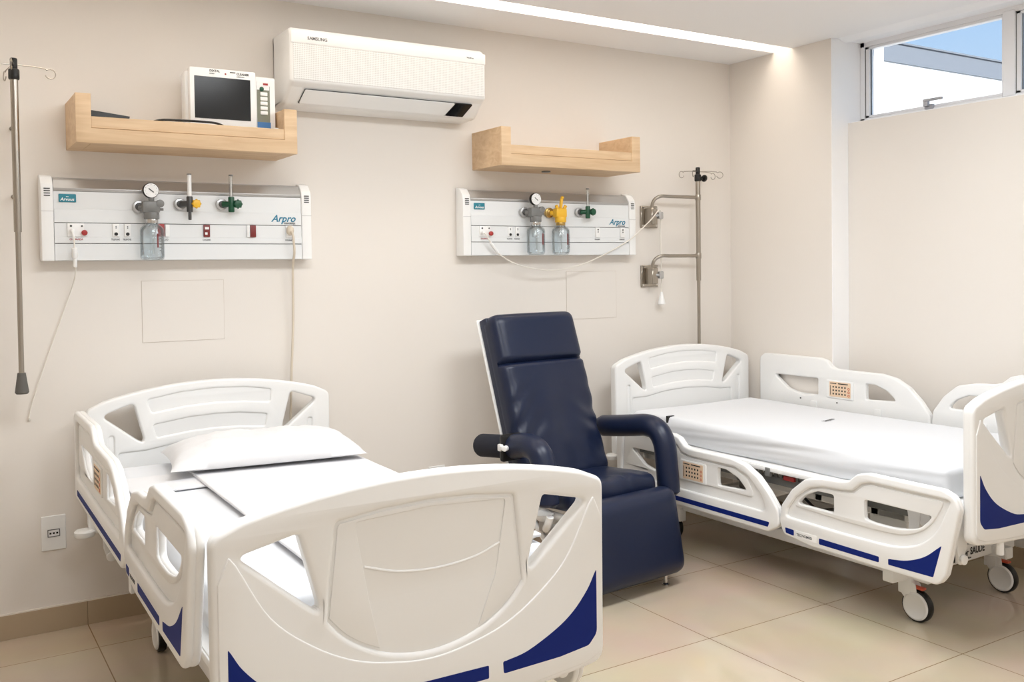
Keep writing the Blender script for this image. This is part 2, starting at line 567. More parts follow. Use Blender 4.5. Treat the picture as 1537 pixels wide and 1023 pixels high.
o = MB(); o.text('DIXTAL', .012, FRONT(.078, -.0503, .271)); o.text('monitor', .006, FRONT(.078, -.0503, .262)); o.build('lettering', M['blackink'], mo); o = MB()
o.text('CLEANER', .012, FRONT(.186, -.0503, .266)); o.text('multiparametric', .005, FRONT(.186, -.0503, .258))
o.box((.16, -.0506, .272), (.182, -.050, .276)); o.build('lettering', M['blackink'], mo)
MB().cyl((.142, -.0495, .266), (.142, -.0512, .266), .0032, 12).build('indicator', M['red'], mo)
o = MB().tube(smooth([(.30, -.07, .012), (.312, -.085, .04), (.335, -.085, .055), (.355, -.08, .045), (.365, -.07, .008)]), .0022, 6)
o.build('sensor_lead', M['white'], mo)

# black cable and black tray on the shelf
o = MB().tube(smooth([(.66, -.20, 1.94), (.74, -.235, 1.966), (.80, -.26, 1.988), (.88, -.262, 1.992), (.95, -.266, 1.9925), (1.02, -.262, 1.990), (1.06, -.24, 1.975), (1.08, -.22, 1.9385)]), .0045, 8)
tag(o.build('cable', M['black']), 'loose black cable lying over the front edge of the monitor shelf', 'cable')
o = MB(); o.plate([(0, .0), (.135, 0), (.150, .072), (0, .088)], t=.12, bev=.002, Mx=FRONT(.557, -.06, 1.9345))
tag(o.build('black_case', M['black']), 'flat black case lying at the left end of the monitor shelf', 'case')

# ------------------------------------------------------------------ air conditioner
ac = thing('air_conditioner', 'long white split air conditioner mounted high on the back wall', 'air conditioner', (1.335, 0, 0))
W = .95
prof = fillet([(0, 2.425), (-.205, 2.425, .02), (-.232, 2.40, .02), (-.232, 2.195, .015), (-.20, 2.178, .02), (-.13, 2.112, .04), (0, 2.108, .01)], .008)
XF = lambda x: frame((x, 0, 0), (0, 1, 0), (0, 0, 1), (1, 0, 0))
MB().plate(prof, t=W, bev=.018, res=4, Mx=XF(0)).build('housing', M['white'], ac)
MB().box((.012, -.2336, 2.205), (W - .012, -.228, 2.355), .001, 1).build('perforated_front', M['perf'], ac)
o = MB(); o.box((.004, -.2345, 2.356), (W - .004, -.228, 2.405), .003, 2)
o.build('top_band', M['white'], ac)
n = Vector((0, -.066, -.07)).normalized()   # slanted underside
def slant(u, t_):   # point on slanted face, u along x, t 0..1 from front top to back bottom
    a = Vector((u, -.2035, 2.1765)); b = Vector((u, -.135, 2.1145))
    return a + (b - a) * t_
sd = (slant(0, 1) - slant(0, 0)).normalized(); sn = Vector((1, 0, 0)).cross(sd).normalized()
if sn.y > 0: sn = -sn
SM = frame(slant(0, 0), (1, 0, 0), sd, Vector((1, 0, 0)).cross(sd))
sg = 1 if Vector((1, 0, 0)).cross(sd).y < 0 else -1
def slab(nm, pts, m, h, par=ac, r=.006):
    o = MB().plate(fillet(pts, r), t=h, bev=.001, res=1, Mx=SM, z0=0 if sg > 0 else -h)
    return o.build(nm, m, par)
slab('vane_gap', [(.072, .004), (.892, .004), (.868, .084), (.060, .084)], M['dgrey'], .0022)
slab('vane', [(.075, .007), (.80, .007), (.770, .081), (.064, .081)], M['white'], .006)
slab('display', [(.805, .006), (.893, .006), (.868, .083), (.775, .083)], M['screen'], .0045)
o = MB(); o.text('SAMSUNG', .0185, FRONT(.075, -.2346, 2.374), stretch=1.05); o.build('lettering', M['ink'], ac); o = MB(); o.text('WindFree', .009, FRONT(.845, -.2346, 2.377))
o.build('lettering', M['ink'], ac)

# ------------------------------------------------------------------ medical wall panels
def make_panel():
    t = thing('medical_gas_panel', 'x', 'wall panel', (.442, 0, 1.45), 0, 'medical gas panels')
    W = .985
    X = lambda x0, x1, pr, bev=.002: MB().plate(pr, t=x1 - x0, bev=bev, res=1, Mx=XF(x0))
    X(0, W, [(-.001, 0), (-.07, 0), (-.07, .268), (-.001, .268)]).build('casing', M['panel'], t)
    X(0.001, W - .001, fillet([(-.001, .2685), (-.0705, .2685), (-.072, .281), (-.066, .288), (-.045, .318, .02), (-.001, .327)], .004), .0008).build('light_diffuser', M['grey'], t)
    # three horizontal front boards, leaving hairline grooves
    o = MB(); o.box((.001, -.0745, .148), (W - .001, -.0695, .199), .001, 1); o.build('upper_board', M['panel'], t)
    o = MB(); o.box((.001, -.0745, .068), (W - .001, -.0695, .1455), .001, 1)
    o.box((.001, -.0765, .068), (W - .001, -.074, .092), .0008, 1); o.build('socket_board', M['panel'], t)
    o = MB(); o.box((.001, -.0745, .001), (W - .001, -.0695, .0655), .001, 1); o.build('lower_board', M['panel'], t)
    MB().box((.002, -.0715, .0655), (W - .002, -.0700, .1481)).build('groove', M['dgrey'], t)
    for x0, x1 in ((-.045, -.0005), (W + .0005, W + .045)):
        pr = fillet([(-.001, -.001), (-.077, -.001), (-.077, .268, .01), (-.070, .296, .02), (-.045, .326, .02), (-.001, .336)], .006)
        cap = X(x0, x1, pr, .005).build('end_cap', M['white'], t)
        o = MB(); xm = (x0 + x1) / 2
        for i in range(4): o.box((xm - .011, -.0785, .248 + i * .009), (xm + .011, -.0765, .252 + i * .009))
        o.build('vent_slots', M['dgrey'], cap)
        o = MB(); o.box((x0 + .001, -.0785, .19), (x1 - .001, -.0765, .1915)); o.build('seam', M['grey'], cap)
    return t, W

def plate_on(t, x, z, w, h, m, nm='socket_plate', y=-.0765, d=.006):
    return MB().box((x - w / 2, y - d, z - h / 2), (x + w / 2, y + .003, z + h / 2), .0015, 2).build(nm, m, t)

def dots(par, lst, m, nm, y=-.083):
    for x, z, r in lst: MB().cyl((x, y + .002, z), (x, y - .0012, z), r, 14).build(nm, m, par)

def strip_label(t, x, w, z=.083, col='ink', txt='OXIGENIO'):
    o = MB().text(txt, .010, FRONT(x - w / 2, -.0766, z - .0035), stretch=w / (.0066 * len(txt)))
    return o.build('printed_name', M[col], t)

pl, PW = make_panel()
pr_ = copy_tree(pl)
pl['label'] = 'white medical gas panel below the monitor shelf, left bed side'
pr_['label'] = 'white medical gas panel below the empty shelf, above the navy chair'
pr_.location = (2.282, 0, 1.462)

def common_panel(t, s):
    # nurse call plate with a red button
    p = plate_on(t, .045 * s + .03, .119, .06, .052, M['white'], 'call_plate')
    dots(p, [(.058 * s, .134, .0042), (.097 * s, .134, .0036)], M['dgrey'], 'screw')
    MB().cyl((.105 * s, -.08, .108), (.105 * s, -.096, .108), .011, 18, .004).build('red_button', M['red'], p)
    strip_label(t, .075 * s, .045, col='red', txt='CHAMADA')
    for x in (.221 * s, .264 * s):
        q = plate_on(t, x, .119, .024, .05, M['white'])
        dots(q, [(x, .104, .0068)], M['black'], 'socket_hole')
        dots(q, [(x, .128, .0022), (x, .134, .0022)], M['ink'], 'pin_hole')
        strip_label(t, x, .036, txt='TELEFONE')

common_panel(pl, 1)
common_panel(pr_, 1)
# brand plates
for t, x0 in ((pl, .018), (pr_, .018)):
    o = MB().box((x0, -.0742, .226), (x0 + .062, -.0695, .258), .002, 1).build('brand_plate', M['teal'], t)
    q = MB().text('Arvous', .0165, FRONT(x0 + .006, -.0744, .232), shear=.2); q.text('~', .016, FRONT(x0 + .026, -.0744, .243))
    q.build('lettering', M['white'], o)
    o = MB().text('Arpro', .042, FRONT(.850, -.0748, .163), shear=.35, stretch=1.0)
    o.build('brand_script', M['tealtext'], t)
    o = MB().text('oxigenoterapia', .0085, FRONT(.905, -.0748, .153)); o.box((.90, -.0752, .1605), (.955, -.0746, .1612)); o.build('brand_caption', M['blackink'], t)
# left panel sockets
q = plate_on(pl, .392, .121, .026, .05, M['red'], 'red_socket'); strip_label(pl, .40, .036, txt='VACUO')
o = MB().box((.408, -.084, .095), (.425, -.0765, .145), .002); o.build('surround', M['white'], q)
q = plate_on(pl, .574, .120, .026, .05, M['darkred'], 'red_socket'); strip_label(pl, .575, .036)
o = MB(); o.box((.566, -.0835, .126), (.582, -.0825, .136)); o.box((.566, -.0835, .104), (.576, -.0825, .114)); o.build('contacts', M['white'], q)
q = plate_on(pl, .767, .120, .024, .05, M['darkred'], 'rocker_switch', d=.01)
MB().box((.742, -.083, .095), (.7545, -.0765, .146), .002).build('surround', M['white'], q)
q = plate_on(pl, .927, .120, .030, .052, M['white']); strip_label(pl, .927, .036)
dots(q, [(.927, .132, .003), (.927, .108, .003)], M['dgrey'], 'pin_hole')
# right panel sockets
for x in (.768, .935):
    q = plate_on(pr_, x, .120, .028, .052, M['white']); strip_label(pr_, x, .038)
    dots(q, [(x, .134, .004), (x, .122, .003)], M['dgrey'], 'pin_hole')
q = plate_on(pr_, .37, .120, .026, .05, M['white'])
q = plate_on(pr_, .535, .120, .026, .05, M['white'])

YP = -.0745
# ------------------------------------------------------------------ suction regulators with jars, flowmeters
def make_suction(x, z, lab, col, gauge):
    t = thing('suction_regulator', lab, 'suction regulator', (x, YP, z), 0, 'suction regulators with glass jars')
    cm = M['greyplastic'] if gauge else M['yellow']
    o = MB(); o.cyl((-.038, 0, .015), (-.038, -.018, .015), .026, 22, .004); o.build('wall_ring', M['grey'] if gauge else M['brass'], t)
    MB().cyl((-.038, -.0175, .015), (-.038, -.024, .015), .017, 18, .003).build('coupling', M['dgrey'] if gauge else M['brass'], t)
    b = MB()
    b.box((-.036, -.075, -.012), (.03, -.035, .036), .008)
    b.cyl((-.038, -.02, .012), (-.012, -.05, .012), .013, 14, .002)
    if gauge:
        b.cyl((0, -.056, .03), (0, -.056, .058), .011, 14, .002); b.cyl((.022, -.055, .004), (.045, -.06, .004), .005, 10, .001)
        b.cyl((.03, -.05, .026), (.03, -.076, .026), .016, 18, .003)
    else:
        b.cyl((0, -.056, .03), (.008, -.056, .085), .0085, 12, .002)
        for a in (-.03, .03): b.cyl((a * .4, -.056, .02), (a, -.062, .05), .0085, 10, .002)
        b.sphere((.012, -.056, .09), .009)
    b.cyl((0, -.056, -.036), (0, -.056, -.008), .029, 24, .003)
    b.build('valve_body', cm, t)
    MB().cyl((0, -.056, -.052), (0, -.056, -.034), .024, 24, .002).build('jar_collar', M['chrome'] if gauge else M['brass'], t)
    j = MB().lathe([(.023, -.048), (.024, -.054), (.034, -.062), (.043, -.070), (.046, -.080), (.046, -.185), (.043, -.194), (.036, -.199), (.02, -.197), (0, -.196),
                    (0, -.190), (.034, -.192), (.0405, -.188), (.043, -.182), (.043, -.081), (.039, -.073), (.022, -.058), (.0205, -.048)],
                   Matrix.Translation((0, -.056, 0)), 32).build('glass_jar', M['jar'], t)
    MB().tube([(.004, -.056, -.05), (.004, -.056, -.175)], .004, 8).build('dip_tube', M['clear'], j)
    o = MB()
    for i in range(6): o.box((.018, -.0985, -.10 - i * .012), (.026, -.0975, -.102 - i * .012))
    o.build('graduation', M['ink'], j)
    MB().box((.010, -.101, -.15), (.015, -.0975, -.095)).build('red_scale', M['darkred'], j)
    if gauge:
        g = MB().cyl((-.002, -.046, .078), (-.002, -.066, .078), .031, 28, .004).build('gauge_case', M['black'], t)
        MB().cyl((-.002, -.0655, .078), (-.002, -.0675, .078), .028, 28).build('dial', M['white'], g)
        o = MB(); o.box((-.012, -.0690, -.0016), (.012, -.0680, .0016), Mx=Matrix.Translation((-.002, 0, .078)) @ Matrix.Rotation(math.radians(38), 4, 'Y'))
        for i in range(9):
            a = math.radians(-130 + 260 * i / 8)
            o.cyl((-.002 + .0225 * math.sin(a), -.067, .078 + .0225 * math.cos(a)), (-.002 + .0225 * math.sin(a), -.0680, .078 + .0225 * math.cos(a)), .0011, 6)
        o.build('needle_and_ticks', M['blackink'], g)
    return t
make_suction(.789, 1.648, 'grey suction regulator with round gauge and greenish glass jar on the left panel', 'grey', True)
make_suction(2.623, 1.664, 'grey suction regulator with round gauge and clear glass jar on the right panel', 'grey', True)
make_suction(2.775, 1.664, 'yellow topped glass suction jar on the right panel', 'yellow', False)

def make_flow(x, z, lab, kind):
    t = thing('flowmeter', lab, 'flowmeter', (x, YP, z), 0, 'flowmeters on the gas panels')
    c = M['green'] if kind == 'green' else M['yellow']
    MB().cyl((-.028, 0, 0), (-.028, -.016, 0), .024, 22, .004).build('wall_ring', M['grey'], t)
    MB().cyl((-.028, -.015, 0), (-.028, -.022, 0), .015, 18, .003).build('coupling', M['dgrey'], t)
    b = MB(); b.cyl((-.028, -.02, 0), (.004, -.044, 0), .012, 14, .002); b.cyl((.002, -.044, -.034), (.002, -.044, .03), .0125, 16, .003)
    b.build('valve_body', c if kind == 'green' else M['dgrey'], t)
    b = MB(); b.cyl((.006, -.044, 0), (.034, -.05, 0), .010, 12, .002); b.cyl((.026, -.045, 0), (.026, -.066, 0), .0165, 20, .004)
    for i in range(8):
        a = 2 * PI * i / 8
        b.sphere((.026 + .015 * math.cos(a), -.057, .015 * math.sin(a)), .005, seg=8)
    b.build('knob', c, t)
    g = MB().tube([(.002, -.044, .028), (.002, -.044, .118)], .0085, 16).build('flow_tube', M['clear'] if kind == 'green' else M['white'], t)
    MB().cyl((.002, -.044, .117), (.002, -.044, .122), .009, 14).build('tube_cap', M['greyplastic'], g)
    MB().tube([(.002, -.044, .03), (.002, -.044, .112)], .003, 8).build('float_tube', M['white'], g)
    return t
f1 = make_flow(1.107, 1.681, 'green knobbed oxygen flowmeter with clear tube on the left panel', 'green')
f2 = make_flow(2.955, 1.686, 'dark green oxygen flowmeter with clear tube on the right panel', 'green')
f3 = make_flow(.938, 1.678, 'yellow knobbed air flowmeter with a pale tube on the left panel', 'yellow')
MB().cyl((.002, -.044, -.066), (.002, -.044, -.03), .0065, 12, .002).build('outlet_nozzle', M['dgrey'], f3)

# ------------------------------------------------------------------ cords
def cord(name, lab, pts, r, m, n=10):
    t = thing(name, lab, 'cord', pts[0])
    P = [Vector(p) - Vector(pts[0]) for p in pts]
    MB().tube(smooth(P, n), r, 8).build('cable', m, t)
    return t
c1 = cord('nurse_call_cord', 'thin white call cord hanging left of the left bed from the gas panel', [(.503, -.096, 1.565), (.506, -.115, 1.545), (.507, -.112, 1.50), (.509, -.10, 1.45), (.515, -.06, 1.40), (.507, -.02, 1.345), (.474, -.008, 1.245), (.411, -.008, 1.065), (.361, -.008, .913), (.345, -.008, .845)], .0028, M['cord'])
o = MB(); o.cyl((0.0, .02, .002), (0, -.008, .0), .008, 12, .002); o.tube([(0, -.005, 0), (.002, -.018, -.018), (.004, -.018, -.04)], [.006, .005, .0035], 8); o.build('plug', M['white'], c1)
o = MB(); o.cyl((.004, -.015, -.065), (.006, -.006, -.105), .0105, 14, .003); o.cyl((.006, -.006, -.103), (.007, .002, -.14), .0075, 14, .002); o.build('connector', M['white'], c1)
o = MB(); o.box((-.160, .082, -.722), (-.154, .095, -.716)); o.sphere((-.157, .088, -.728), .005, seg=8); o.build('end_clip', M['cord'], c1)
c2 = cord('power_cord', 'cream power cord hanging from the left panel down behind the bed', [(1.369, -.09, 1.575), (1.372, -.112, 1.56), (1.377, -.11, 1.53), (1.383, -.10, 1.48), (1.392, -.05, 1.40), (1.396, -.03, 1.18), (1.384, -.03, .946), (1.375, -.03, .71), (1.372, -.03, .45)], .0052, M['creamcord'])
MB().sphere((0, .0, 0), .017, 1, .9, 1.3).build('plug', M['creamcord'], c2)
c3 = cord('nurse_call_cord', 'white call cord looping from the right panel over the pole bracket, bell-shaped pull below', [(2.338, -.096, 1.574), (2.345, -.115, 1.56), (2.383, -.105, 1.512), (2.42, -.095, 1.473), (2.556, -.085, 1.412), (2.759, -.082, 1.386), (2.972, -.083, 1.422), (3.242, -.088, 1.535), (3.383, -.09, 1.634), (3.432, -.085, 1.672), (3.478, -.075, 1.708), (3.507, -.06, 1.69), (3.512, -.05, 1.60), (3.514, -.05, 1.42), (3.514, -.05, 1.25)], .0032, M['cord'])
o = MB(); o.cyl((0, .018, 0), (0, -.008, 0), .008, 12, .002); o.build('plug', M['white'], c3)
a = Vector((2.383, -.105, 1.512)) - Vector((2.338, -.096, 1.574)); b = Vector((2.42, -.095, 1.473)) - Vector((2.338, -.096, 1.574))
MB().cyl(a - (b - a) * .35, b, .0078, 14, .002).build('connector', M['white'], c3)
MB().lathe([(0, 0), (.007, 0), (.009, -.01), (.019, -.055), (.022, -.066), (.019, -.07), (0, -.068)], Matrix.Translation((3.514 - 2.338, .046, 1.255 - 1.574)), 18).build('pull_bell', M['white'], c3)

# ------------------------------------------------------------------ IV poles
def make_pole(x, y, top, lab, arms):
    t = thing('iv_pole', lab, 'IV pole', (x, y, top - 1.24), 0, 'wall mounted IV poles')
    MB().tube([(0, 0, .60), (0, 0, 1.185)], .0135, 16).build('outer_tube', M['steel'], t)
    MB().tube([(0, 0, .07), (0, 0, .61)], .0095, 16).build('inner_tube', M['steel'], t)
    MB().lathe([(0, 0), (.020, 0), (.024, .006), (.023, .014), (.014, .078), (0, .08)], seg=20).build('rubber_tip', M['rubber'], t)
    o = MB(); o.cyl((0, 0, 1.16), (0, 0, 1.20), .019, 18, .005); o.cyl((0, 0, 1.195), (0, 0, 1.24), .0125, 16, .004)
    c = o.build('top_clamp', M['black'], t)
    if arms:
        o = MB(); o.cyl((.01, -.005, 1.185), (.038, -.005, 1.18), .006, 10); o.cyl((.036, -.005, 1.18), (.052, -.005, 1.178), .020, 18, .005); o.build('knob', M['black'], c)
    def loop(ang, zoff):
        d = Vector((math.cos(ang), math.sin(ang), 0))
        pts = [Vector((0, 0, 1.215)), d * .06 + Vector((0, 0, 1.216)), d * .105 + Vector((0, 0, 1.212))]
        cc = d * .123 + Vector((0, 0, 1.194))
        for i in range(13):
            q = math.radians(135 - 300 * i / 12)
            pts.append(cc + d * .018 * math.cos(q) + Vector((0, 0, .018 * math.sin(q))))
        MB().tube(pts, .0022, 7).build('hook', M['steel'], t)
    for a_ in ((3, 180, 215, 325) if arms else (3, 100, 183, 262)): loop(math.radians(a_), 0)
    if arms:
        for z in (1.07, .74):
            o = MB()
            o.tube(smooth([(0, 0, z), (-.20, .005, z), (-.265, .012, z), (-.297, .03, z - .02), (-.307, .04, z - .06), (-.307, .042, z - .14)], 6), .0095, 12)
            o.cyl((0, 0, z - .016), (0, 0, z + .016), .0165, 16, .002)
            a_ = o.build('swing_arm', M['steel'], t)
            br = MB(); br.box((-.345, .085, z - .172), (-.225, .0995, z - .05), .003, 1)
            br.box((-.322, .022, z - .155), (-.292, .086, z - .065), .004, 1)
            brk = br.build('wall_bracket', M['steel'], t)
            k = MB(); k.cyl((-.292, .04, z - .105), (-.268, .03, z - .105), .008, 10); k.rbox((.016, .012, .02), .007, (2, 2, 2), Mx=Matrix.Translation((-.256, .03, z - .105))); k.build('lock_knob', M['grey'], brk)
            k = MB(); 
            for sx, sz in ((-.335, -.062), (-.335, -.16), (-.237, -.062), (-.237, -.16)): k.cyl((sx, .086, z + sz), (sx, .082, z + sz), .005, 10)
            k.build('screw', M['chrome'], brk)
    else:
        for z in (1.0, .74):
            MB().tube([(0, .005, z), (0, -y - .003, z)], .006, 12).build('wall_stud', M['steel'], t)
            MB().cyl((0, -y - .004, z), (0, -y, z), .009, 18, .001).build('wall_flange', M['steel'], t)
    return t
make_pole(3.748, -.10, 1.955, 'steel IV pole on two swing arms behind the right bed', True)
make_pole(.312, -.15, 2.196, 'steel IV pole with grey rubber tip at the far left of the wall', False)

# ------------------------------------------------------------------ outlets and access covers
def outlet(x, z, lab):
    t = thing('wall_outlet', lab, 'outlet', (x, 0, z), 0, 'white wall outlets')
    MB().plate(rrect(-.044, -.068, .044, .068, .004), t=.008, bev=.003, Mx=FRONT(0, -.0005, 0)).build('cover_plate', M['white'], t)
    m = MB(); m.box((-.021, -.0105, -.013), (.021, -.0085, .013), .0008, 1); mm = m.build('socket_module', M['alu'], t)
    m = MB(); m.plate(rrect(-.022, -.0145, .022, .0145, .001), [rrect(-.0195, -.012, .0195, .012, .001)], t=.003, Mx=FRONT(0, -.0086, 0)); m.build('rim', M['ink'], mm)
    m = MB()
    for dx in (-.012, 0, .012): m.box((dx - .0035, -.0112, -.004), (dx + .0035, -.0104, .003))
    m.build('slots', M['black'], mm)
outlet(.421, .386, 'white wall outlet left of the left bed')
outlet(2.111, .374, 'white wall outlet between the left bed and the navy chair')
for x, z, lab in ((.935, 1.239, 'flush painted access cover on the wall above the left headboard'), (3.065, 1.249, 'flush painted access cover on the wall behind the navy chair')):
    t = thing('access_cover', lab, 'access cover', (x, 0, z), 0, 'flush access covers')
    MB().box((-.166, -.0022, -.126), (.166, 0, .126), .0006, 1).build('cover', M['wall'], t)
    MB().plate([(-.1672, -.1272), (.1672, -.1272), (.1672, .1272), (-.1672, .1272)], [[(-.166, -.126), (.166, -.126), (.166, .126), (-.166, .126)]], t=.0012, Mx=FRONT(0, 0, 0)).build('gap_line', M['gapline'], t)

# ------------------------------------------------------------------ hospital bed (built for the right-hand bed, rails up)
def board_outline(hw, zb, zc, za, foot):
    top = []
    N = 20
    for i in range(N + 1):
        u = -hw + .02 + (2 * hw - .04) * i / N
        top.append((u, zc - .004 + (za - zc + .004) * (1 - (u / hw) ** 2) ** .92, .025))
    top[0] = (-hw, zc - .012, .035); top[-1] = (hw, zc - .012, .035)
    if foot:
        bot = []
        for i in range(13):
            u = hw - 2 * hw * i / 12
            bot.append((u, zb + (.03 * (u / hw) ** 2), 0))
        bot[0] = (hw - .002, zb + .03, .05); bot[-1] = (-hw + .002, zb + .03, .05)
    else:
        bot = [(hw, zb, .04), (-hw, zb, .04)]
    return fillet(top[::1] + bot, 0, 5)

def mir(p): return [(-q[0],) + tuple(q[1:]) for q in p][::-1]

def make_bed():
    t = thing('hospital_bed', 'x', 'hospital bed', (0, 0, 0), 0, 'electric hospital beds')
    # ---- headboard: back layer with the two openings, front layer also cut at the recesses
    out = board_outline(.492, .40, .892, .968, False)
    triL = fillet([(-.438, .855), (-.318, .896), (-.272, .722)], .016)
    triR = mir(triL)
    recA = fillet([(-.266, .905), (-.13, .927, 0), (0, .933, 0), (.13, .927, 0), (.234, .91), (.228, .858), (.12, .871, 0), (0, .876, 0), (-.12, .871, 0), (-.250, .853)], .012)
    recB = fillet([(-.246, .803), (-.1, .822, 0), (0, .826, 0), (.1, .822, 0), (.214, .807), (.204, .757), (.1, .768, 0), (0, .772, 0), (-.1, .768, 0), (-.232, .753)], .010)
    low = fillet([(-.375, .703), (-.27, .704), (-.15, .722, 0), (0, .729, 0), (.15, .722, 0), (.27, .704), (.345, .703), (.345, .45), (-.375, .45)], .008)
    sL = rrect(-.410, .56, -.394, .772, .007); sR = mir(sL)
    o = MB()
    o.plate(out, [triL, triR], t=.038, bev=.011, res=3, Mx=FRONT(0, .045, 0))
    o.plate(out, [triL, triR, recA, recB, low, sL, sR], t=.026, bev=.009, res=3, Mx=FRONT(0, .026, 0))
    hb = o.build('headboard', M['bed'], t)
    for sx in (-1, 1):
        MB().lathe([(0, 0), (.034, 0), (.038, .006), (.038, .020), (.032, .026), (0, .026)], Matrix.Translation((sx * .505, .012, .395))).build('bumper', M['white'], t)
    # ---- footboard (outer face looks to -y)
    yF = -1.975
    out = board_outline(.506, .345, .868, .935, True)
    ftL = fillet([(-.452, .808), (-.318, .838), (-.266, .648)], .012)
    ftR = mir(ftL)
    # crescent: raised lower field; sunken upper field between the triangles
    cres = [(q.x, q.y) for q in smooth([(-.447, .800), (-.36, .725), (-.27, .648), (-.217, .591), (-.164, .555), (-.094, .526), (0, .513), (.094, .526), (.164, .555), (.217, .591), (.27, .648), (.36, .725), (.447, .800)], 4)]
    cres = [c for c in cres if abs(c[0]) < .262]
    sunk = fillet([(p[0], p[1], 0) for p in cres] + [(.246, .72, .05), (.232, .850, .012), (.12, .864, 0), (0, .869, 0), (-.12, .864, 0), (-.232, .850, .012), (-.246, .72, .05)], .012)
    pan = fillet([(-.186, .842), (0, .852, 0), (.21, .842), (.180, .665, .1), (.125, .555, .03), (0, .53, 0), (-.105, .55, .03), (-.155, .665, .1)], .01)
    o = MB()
    o.plate(out, [ftL, ftR], t=.035, bev=.012, res=3, Mx=FRONT(0, yF + .045, 0))
    o.plate(out, [ftL, ftR, sunk], t=.030, bev=.012, res=3, Mx=FRONT(0, yF + .030, 0))
    sunk2 = fillet([(p[0] * .985, p[1] + .006, 0) for p in cres] + [(.240, .72, .05), (.226, .844, .012), (.12, .858, 0), (0, .863, 0), (-.12, .858, 0), (-.226, .844, .012), (-.240, .72, .05)], .012)
    lo = [c for c in cres if c[0] <= -.122]; hi = [c for c in cres if c[0] >= .122]
    edge = [(p[0] * .985, p[1] + .006, 0) for p in hi] + [(.240, .72, .05), (.226, .844, .012), (.12, .858, 0), (0, .863, 0), (-.12, .858, 0), (-.226, .844, .012), (-.240, .72, .05)] + [(p[0] * .985, p[1] + .006, 0) for p in lo]
    hoop = fillet(edge + [(-.155, .665, .1), (-.186, .842, .01), (0, .852, 0), (.21, .842, .01), (.180, .665, .1)], .004)
    o.plate(hoop, t=.004, bev=.0019, Mx=FRONT(0, yF + .0105, 0))
    low = [(q.x, q.y, 0) for q in smooth([(-.455, .795), (-.383, .669), (-.290, .588), (-.191, .534), (-.087, .507), (0, .498), (.087, .507), (.191, .534), (.290, .588), (.383, .669), (.455, .795)], 5)]
    bot = [(u, .360 + .03 * (u / .5) ** 2, 0) for u in (.44, .3, .15, 0, -.15, -.3, -.44)]
    o.plate(fillet(low + [(.470, .815, .004), (.4945, .76, .01), (.4945, .40, .03)] + bot + [(-.4945, .40, .03), (-.4945, .76, .01), (-.470, .815, .004)], .004), t=.007, bev=.0034, res=3, Mx=FRONT(0, yF + .003, 0))
    arcp = smooth([(-.164, yF + .0105, .737), (-.08, yF + .0105, .712), (.02, yF + .0105, .703), (.12, yF + .0105, .712), (.192, yF + .0105, .735)], 6)
    o.tube(arcp, .0035, 8)
    fb = o.build('footboard', M['bed'], t)
    def decal(pts, r=.012, nm='blue_decal', m=None, par=fb, dy=-.0007):
        return MB().plate(fillet(pts, r), t=.0016, bev=.0004, res=0, Mx=FRONT(0, yF - .0032, 0)).build(nm, m or M['blue'], par)
    bR = [(.192, .414, .006), (.190, .444, .006)] + [(q.x, q.y, 0) for q in smooth([(.20, .4445), (.262, .455), (.345, .490), (.40, .525), (.445, .572), (.470, .613)], 4)] + [(.476, .622, .006), (.476, .455, .03), (.45, .428, .02), (.36, .418, 0)]
    decal(bR); decal(mir(bR)); decal([(-.066, .412), (.150, .412), (.150, .444), (-.066, .446)], .004)
    q = decal([(-.178, .412), (-.080, .412), (-.080, .444), (-.178, .444)], .003, 'maker_plate', M['white'])
    MB().text('TECNOMED', .014, FRONT(-.172, yF - .0049, .423)).build('lettering', M['ink'], q)
    for nm, b_, y_ in (('mount_post', hb, .022), ('mount_post', fb, yF + .022)):
        for sx in (-.31, .31): MB().tube([(sx, y_, .31), (sx, y_, .50)], .014, 10).build(nm, M['white'], b_)
    # ---- side rails
    def rail(kind, side):
        zb = .565
        if kind == 'head':
            out = fillet([(.065, zb + .03, .0), (.075, zb + .005, .02), (.60, zb + .0, 0), (1.075, zb - .0, .03), (1.138, zb + .035, .03), (1.132, zb + .105, .05),
                          (1.08, zb + .17, .05), (1.02, zb + .225, .05), (.945, zb + .264, .05), (.865, zb + .279, .05), (.60, zb + .281, .03), (.565, zb + .290, .03), (.53, zb + .322, .03), (.485, zb + .333, .03), (.10, zb + .333, .03), (.065, zb + .31, .03)], .02)
            h1 = fillet([(.170, zb + .222), (.475, zb + .222), (.475, zb + .135), (.38, zb + .125, .05), (.27, zb + .150, .05)], .01)
            h2 = fillet([(.775, zb + .222), (.83, zb + .221, .05), (.90, zb + .196, .06), (.955, zb + .15), (.775, zb + .140)], .01)
            op = fillet([(.10, zb + .085, .02), (.62, zb + .082, 0), (1.07, zb + .082, .03), (1.04, zb + .15, .05), (.965, zb + .215, .06), (.885, zb + .243, .05), (.60, zb + .245, .03), (.545, zb + .255, .03), (.515, zb + .288, .03), (.48, zb + .298, .02), (.12, zb + .298, .03)], .02)
            mid = fillet([(.125, zb + .13, .02), (.60, zb + .128, 0), (1.0, zb + .126, .02), (.95, zb + .205, .06), (.87, zb + .233, .05), (.58, zb + .236, .03), (.535, zb + .245, .03), (.505, zb + .28, .03), (.47, zb + .289, .02), (.13, zb + .289, .03)], .02)
            holes = [h1, h2]
            dec = [[(.13, zb + .022), (1.078, zb + .022), (1.088, zb + .044), (.13, zb + .044)]]
        else:
